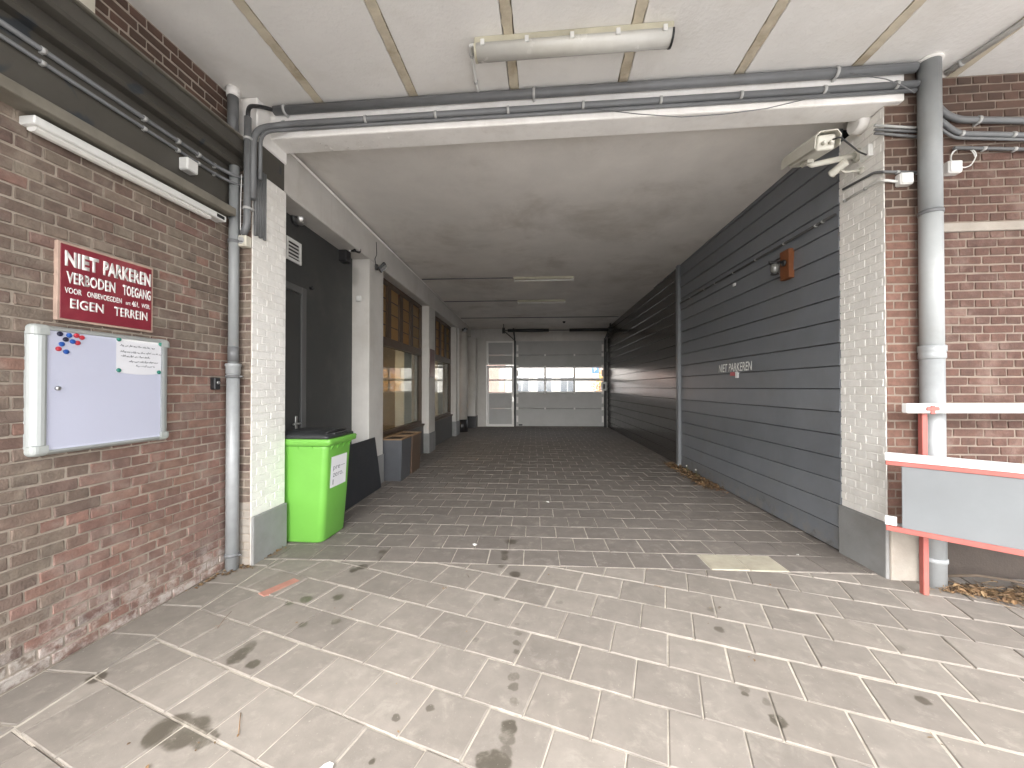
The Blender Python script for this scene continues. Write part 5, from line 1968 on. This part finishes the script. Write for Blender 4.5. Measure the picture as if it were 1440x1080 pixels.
lid = part('lid', bm, M_LIDB, t)
bm = BM()
box(bm, bx1 - 0.06, bx1 + 0.072, by0_ + 0.09, by1_ - 0.09, 1.012, 1.034, 0.01, 2)
part('lid_handle', bm, M_LIDB, lid)
bm = BM()
tube(bm, [(bx1 - 0.01, by0_ + 0.03, 1.012), (bx1 + 0.02, by0_ + 0.06, 1.045), (bx1 + 0.02, by1_ - 0.06, 1.045), (bx1 - 0.01, by1_ - 0.03, 1.012)], 0.012, 8)
part('grip', bm, M_BLACK, lid)
for yy in (by0_ + 0.05, by1_ - 0.09):
    bm = BM()
    lathe(bm, [(0.02, -0.02), (0.09, -0.022), (0.098, -0.012), (0.098, 0.012), (0.09, 0.022), (0.02, 0.02)], (bx0 - 0.055, yy + 0.02, 0.098), (0, 1, 0), 20)
    part('wheel', bm, M_BLACK, t)
# label with lettering on the front (+x side)
def bin_front(z): return bx1 + 0.03 + (z - 0.45) * (0.025 / 0.44) + 0.0016


zb_, zt_ = 0.50, 0.80
nrm = Vector((1, 0, -0.055)).normalized()
org_ = Vector((bin_front(zb_), by0_ + 0.085, zb_))
t_up = Vector((0.057, 0, 1)).normalized()
bm = BM()
yl_, yr_ = by0_ + 0.07, by1_ - 0.075
va = [bm.verts.new((bin_front(z) + dx, y, z)) for dx in (0, 0.001) for (y, z) in ((yl_, zb_), (yr_, zb_), (yr_, zt_), (yl_, zt_))]
for f in ((4, 5, 6, 7), (0, 3, 2, 1), (0, 1, 5, 4), (1, 2, 6, 5), (2, 3, 7, 6), (3, 0, 4, 7)):
    bm.faces.new([va[i] for i in f])
lb = part('label_sheet', bm, pm('label_white', (0.74, 0.74, 0.76), 0.5, 0.03, 5, 0), t)
wl2 = yr_ - yl_
M_LTX = pm('label_text_grey', (0.13, 0.13, 0.15), 0.5, 0.02, 3, 0)
for (txt, u0, u1, z0, hh) in (('pre', 0.14, 0.56, 0.655, 0.048), ('zero.', 0.14, 0.80, 0.598, 0.036)):
    bm = textmesh(txt, wl2 * (u1 - u0), hh, -0.006, 0.0006)
    on_plane(bm, (bin_front(z0) + 0.0012, yl_ + u0 * wl2, z0), (0, 1, 0), nrm)
    part('lettering', bm, M_LTX, lb)
bm = BM()
z0 = 0.692
obox(bm, (bin_front(z0) + 0.0014, yl_ + 0.74 * wl2, z0), (0, 1, 0), (0.057, 0, 1), nrm, wl2 * 0.3, 0.004, 0.0008)
obox(bm, (bin_front(0.55) + 0.0014, yl_ + 0.17 * wl2, 0.55), (0, 1, 0), (0.057, 0, 1), nrm, wl2 * 0.04, 0.05, 0.0008)
part('printed_bar', bm, M_LTX, lb)

# ------------------------------------------------------------------ leaning board
M_DKBOARD = pm('black_board', (0.022, 0.024, 0.028), 0.5, 0.08, 4, 0.1, 40, dirt=0.15, dirt_c=(0.06, 0.06, 0.06))
p0, p1 = T.z(537, 685), T.z(500, 704)
zt = 0.74
bm = BM()
y0, y1 = 4.15, p0.y
xb, xt = p0.x + 0.0, -2.432
n_ = Vector((zt, 0, xb - xt)).normalized()
bm2 = [(xb, y0, 0.0), (xb, y1, 0.0), (xt, y1 - 0.03, zt), (xt, y0, zt)]
va = [bm.verts.new(Vector(v)) for v in bm2] + [bm.verts.new(Vector(v) - n_ * 0.02) for v in bm2]
for f in ((0, 1, 2, 3), (7, 6, 5, 4), (0, 4, 5, 1), (1, 5, 6, 2), (2, 6, 7, 3), (3, 7, 4, 0)):
    bm.faces.new([va[i] for i in f])
bmesh.ops.recalc_face_normals(bm, faces=bm.faces)
bmesh.ops.bevel(bm, geom=list(bm.edges), offset=0.003, segments=1, affect='EDGES')
dz = min(v.co.z for v in bm.verts)
bmesh.ops.translate(bm, vec=(0, 0, -dz), verts=bm.verts)
one('leaning_board', bm, M_DKBOARD, 'flat black board leaning against the pillar behind the green bin', 'board', (xb, (y0 + y1) / 2, 0), 'T')

# ------------------------------------------------------------------ planters
M_PLST = pm('planter_steel', (0.1400, 0.1470, 0.1610), 0.35, 0.12, 4, 0.06, 50, metal=0.5, dirt=0.2, dirt_c=(0.1, 0.09, 0.085))
M_PLRIM = pm('planter_wood_rim', (0.25, 0.16, 0.09), 0.6, 0.2, 18, 0.2, 60)
M_SOIL = pm('soil', (0.035, 0.024, 0.017), 0.95, 0.3, 30, 0.8, 60, 0.01)
for (y0, y1, lab, rust) in ((5.93, 6.42, 'grey metal planter with wooden rim closer to the leaning board', False), (6.47, 6.98, 'brown metal planter with wooden rim farther along the shop window', True)):
    t = thing('planter', lab, 'planter', (-2.36, (y0 + y1) / 2, 0), 'T', 'planters by the shop window')
    m = pm('planter_brown', (0.10, 0.065, 0.045), 0.45, 0.15, 5, 0.08, 50, dirt=0.2) if rust else M_PLST
    bm = BM()
    x0, x1 = -2.535, -2.17
    skin(bm, [ring(bm, x0 + 0.02, x1 - 0.022, y0 + 0.02, y1 - 0.02, 0.0, 0.01, 1), ring(bm, x0, x1, y0, y1, 0.64, 0.01, 1)])
    for f in bm.faces:
        f.smooth = False
    part('body', bm, m, t)
    bm = BM()
    box(bm, x0 - 0.006, x1 + 0.006, y0 - 0.006, y0 + 0.05, 0.641, 0.662, 0.003)
    box(bm, x0 - 0.006, x1 + 0.006, y1 - 0.05, y1 + 0.006, 0.641, 0.662, 0.003)
    box(bm, x0 - 0.006, x0 + 0.05, y0 + 0.0505, y1 - 0.0505, 0.641, 0.662, 0.003)
    box(bm, x1 - 0.05, x1 + 0.006, y0 + 0.0505, y1 - 0.0505, 0.641, 0.662, 0.003)
    part('rim', bm, M_PLRIM, t)
    bm = BM()
    box(bm, x0 + 0.045, x1 - 0.045, y0 + 0.045, y1 - 0.045, 0.6405, 0.648)
    part('soil', bm, M_SOIL, t)

# ------------------------------------------------------------------ barrier on the right
M_REDP = pm('salmon_red_paint', (0.36, 0.10, 0.085), 0.5, 0.12, 10, 0.12, 60, dirt=0.3, dirt_c=(0.28, 0.1, 0.06), dirt_scale=6)
M_WRAIL = pm('white_rail_paint', (0.80, 0.79, 0.77), 0.5, 0.04, 8, 0.06, 60, dirt=0.12, dirt_c=(0.5, 0.45, 0.4))
M_GPANEL = pm('grey_panel_paint', (0.1620, 0.1717, 0.1782), 0.5, 0.09, 3, 0.1, 40, dirt=0.5, dirt_c=(0.16, 0.165, 0.17), dirt_scale=2.5)
pb = W.z(1297, 834)
t = thing('barrier', 'red and white metal barrier with a grey panel in front of the clay red wall', 'barrier', pb)
ga, gb = Vector((2.405, 2.975, 0)), Vector((2.86, 2.575, 0))
gd = (gb - ga).normalized()
gn = Vector((gd.y, -gd.x, 0))
gn = -gn if gn.y > 0 else gn
Lg = 1.9
bm = BM()
box(bm, pb.x - 0.018, pb.x + 0.018, pb.y - 0.018, pb.y + 0.018, 0.0, 1.345, 0.003)
part('post', bm, M_REDP, t)
bm = BM()
tz = 1.325
rd = Vector((math.cos(YAW), math.sin(YAW), 0))
ra = Vector((pb.x, pb.y - 0.048, 0))
o_ = ra - rd * 0.175
obox(bm, o_ + rd * 1.0 + Vector((0, 0, tz)), rd, Vector((-rd.y, rd.x, 0)), (0, 0, 1), 2.0, 0.045, 0.068, 0.006)
part('top_rail', bm, M_WRAIL, t)
bm = BM()
obox(bm, ra + Vector((0, 0.012, tz - 0.0)), rd, Vector((-rd.y, rd.x, 0)), (0, 0, 1), 0.09, 0.075, 0.022, 0.002)
obox(bm, ra + Vector((0, -0.028, tz - 0.005)), rd, Vector((-rd.y, rd.x, 0)), (0, 0, 1), 0.09, 0.008, 0.022, 0.002)
obox(bm, ra + Vector((0, -0.026, tz - 0.01)), rd, Vector((-rd.y, rd.x, 0)), (0, 0, 1), 0.03, 0.008, 0.06, 0.002)
part('rail_clamp', bm, M_REDP, t)
# gate leaf
ctr = lambda s, z: ga + gd * s + Vector((0, 0, z))
bm = BM()
obox(bm, ctr(Lg / 2, 0.982), gd, gn, (0, 0, 1), Lg, 0.05, 0.055, 0.005)
part('middle_rail', bm, M_WRAIL, t)
bm = BM()
obox(bm, ctr(Lg / 2 + 0.005, 0.938), gd, gn, (0, 0, 1), Lg, 0.04, 0.03, 0.003)
part('upper_frame', bm, M_REDP, t)
bm = BM()
obox(bm, ctr(Lg / 2 + 0.005, 0.478), gd, gn, (0, 0, 1), Lg, 0.04, 0.035, 0.003)
part('lower_frame', bm, M_REDP, t)
bm = BM()
obox(bm, ctr(Lg / 2 + 0.045, 0.71), gd, gn, (0, 0, 1), Lg - 0.08, 0.016, 0.445, 0.003)
part('panel', bm, M_GPANEL, t)
bm = BM()
obox(bm, ctr(0.03, 0.53), gd, gn, (0, 0, 1), 0.06, 0.03, 0.06, 0.003)
part('end_block', bm, M_WRAIL, t)
# hinge brackets joining leaf and post
bm = BM()
for z in (0.938, 0.478):
    pp = ga + gd * ((Vector((pb.x, pb.y, 0)) - ga).dot(gd))
    tube(bm, [pp + Vector((0, 0, z)), Vector((pb.x, pb.y, z))], 0.014, 8)
part('hinge', bm, M_REDP, t)

# ------------------------------------------------------------------ leaf litter, twigs and small rubbish
M_LEAFD = pm('dead_leaf', None, 0.8, 0.2, 30, 0, palette=[(0.10, 0.055, 0.028), (0.22, 0.13, 0.06), (0.06, 0.04, 0.025), (0.27, 0.18, 0.09), (0.13, 0.08, 0.045)])
M_TWIG = pm('dry_stalk', None, 0.85, 0.2, 30, 0, palette=[(0.30, 0.22, 0.13), (0.20, 0.13, 0.07), (0.38, 0.30, 0.19)])


def litter(name, label, spots_, n, fr, rr, twigs=0.3, size=0.028):
    b1 = BM()
    for k in range(n):
        (x, y, sx, sy, hz) = rr.choice(spots_)
        c = Vector((x + rr.gauss(0, sx), y + rr.gauss(0, sy), 0.003 + abs(rr.gauss(0, hz))))
        a = rr.uniform(0, 2 * PI)
        d = Vector((math.cos(a), math.sin(a), rr.uniform(-0.35, 0.35))).normalized()
        if rr.random() < twigs:
            L = rr.uniform(0.03, 0.13)
            q = c + d * L
            q.z = max(0.004, q.z)
            tube(b1, [c, (c + q) / 2 + Vector((0, 0, 0.006)), q], 0.0018, 4)
        else:
            s = rr.uniform(0.5, 1.2) * size
            side = d.cross(Vector((rr.uniform(-0.4, 0.4), rr.uniform(-0.4, 0.4), 1))).normalized()
            cu = Vector((0, 0, rr.uniform(0.1, 0.45) * s))
            v = [c - d * s, c - d * 0.3 * s + side * 0.5 * s + cu, c + d * 0.5 * s + side * 0.4 * s + cu * 0.7, c + d * s, c + d * 0.5 * s - side * 0.4 * s + cu * 0.7, c - d * 0.3 * s - side * 0.5 * s + cu]
            mid = b1.verts.new(c + Vector((0, 0, 0.002)))
            vv_ = [b1.verts.new(Vector((p.x, p.y, max(0.002, p.z)))) for p in v]
            for i in range(6):
                b1.faces.new((mid, vv_[i], vv_[(i + 1) % 6]))
    o = one(name, b1, M_LEAFD, label, None, (0, 0, 0), fr, kind='stuff')
    return o


rr = random.Random(5)
sp = [(2.95 + k * 0.13, 3.06 - 0.02 * k + 0.02 * math.sin(k * 2.1), 0.07, 0.035 + 0.012 * min(k, 5), 0.012) for k in range(10)]
litter('leaf_litter', 'dry stalks and leaves gathered under the barrier along the wall', sp, 900, 'W', rr, 0.55)
sp = []
for (px, py) in ((958, 656), (968, 662), (978, 668), (990, 674), (1003, 680), (1014, 684)):
    p = T.z(px, py)
    sp.append((min(p.x, TR - 0.12), p.y, 0.07, 0.15, 0.018))
litter('leaf_litter', 'brown leaves gathered at the foot of the grey cladding', sp, 900, 'T', rr, 0.15, 0.034)
sp = [(-2.52, 2.84, 0.03, 0.035, 0.006), (-2.44, 2.95, 0.03, 0.02, 0.005), (-2.40, 3.2, 0.012, 0.07, 0.004), (-2.56, 2.7, 0.012, 0.08, 0.004)]
litter('leaf_litter', 'small dead leaves at the foot of the left downpipe', sp, 110, 'W', rr, 0.1, 0.016)
# loose leaves and crumbs on the paving
sp = [(rr.uniform(-2.2, 2.4), rr.uniform(1.3, 3.2), 0.02, 0.02, 0.001) for k in range(30)]
litter('leaf_litter', 'scattered crumbs and leaf bits on the forecourt paving', sp, 40, 'W', rr, 0.2, 0.010)
M_SCRAP = pm('paper_scrap', (0.75, 0.74, 0.72), 0.7, 0.05, 5, 0)
for (px, py, s, lab) in ((462, 1077, 0.03, 'crumpled white paper scrap on the forecourt slabs'), (668, 766, 0.03, 'white paper scrap on the passage slabs before the seam'), (770, 706, 0.028, 'tiny white paper scrap farther along the passage floor'), (1120, 780, 0.014, 'tiny white scrap on the slabs near the pale pair')):
    p = W.z(px, py)
    bm = BM()
    vs4 = []
    for k in range(7):
        a = k * 2 * PI / 7
        vs4.append(bm.verts.new((p.x + math.cos(a) * s * rr.uniform(0.5, 1.1), p.y + math.sin(a) * s * rr.uniform(0.4, 1.0), 0.003 + rr.uniform(0.0, 0.008))))
    c = bm.verts.new((p.x, p.y, 0.010))
    for k in range(7):
        bm.faces.new((vs4[k], vs4[(k + 1) % 7], c))
    one('paper_scrap', bm, M_SCRAP, lab, 'paper', (p.x, p.y, 0.002))
# curved dark branch at the wall base
bm = BM()
tube(bm, [(2.99, 3.19, 0.05), (3.15, 3.13, 0.09), (3.35, 3.10, 0.075), (3.55, 3.02, 0.05), (3.8, 2.95, 0.02)], 0.012, 8, r2=0.006)
one('dry_branch', bm, M_BARK, 'dark dry branch lying on the litter behind the barrier', 'branch', (3.3, 3.1, 0))
# grassy weeds with pale heads by the cladding post
M_STALK = pm('weed_stalk', (0.16, 0.17, 0.07), 0.8, 0.2, 20, 0)
for (px, py, hh, lab) in ((980, 672, 0.12, 'small weed with pale head in the leaves by the cladding'), (967, 664, 0.10, 'small weed right beside the cladding post')):
    p = T.z(px, py)
    x = min(p.x, TR - 0.04)
    t = thing('weed', lab, 'weed', (x, p.y, 0), 'T')
    bm = BM()
    tube(bm, [(x, p.y, 0), (x - 0.01, p.y, hh * 0.6), (x - 0.02, p.y + 0.01, hh)], 0.003, 5)
    for k in range(4):
        a = k * 1.6
        tube(bm, [(x, p.y, 0.01), (x + 0.03 * math.cos(a), p.y + 0.03 * math.sin(a), 0.04), (x + 0.06 * math.cos(a), p.y + 0.06 * math.sin(a), 0.045)], 0.003, 4, r2=0.001)
    part('stalk', bm, M_STALK, t)
    bm = BM()
    lathe(bm, [(0.002, 0), (0.012, 0.006), (0.013, 0.015), (0.004, 0.022)], (x - 0.02, p.y + 0.01, hh), n=10)
    part('flower_head', bm, M_SCRAP, t)
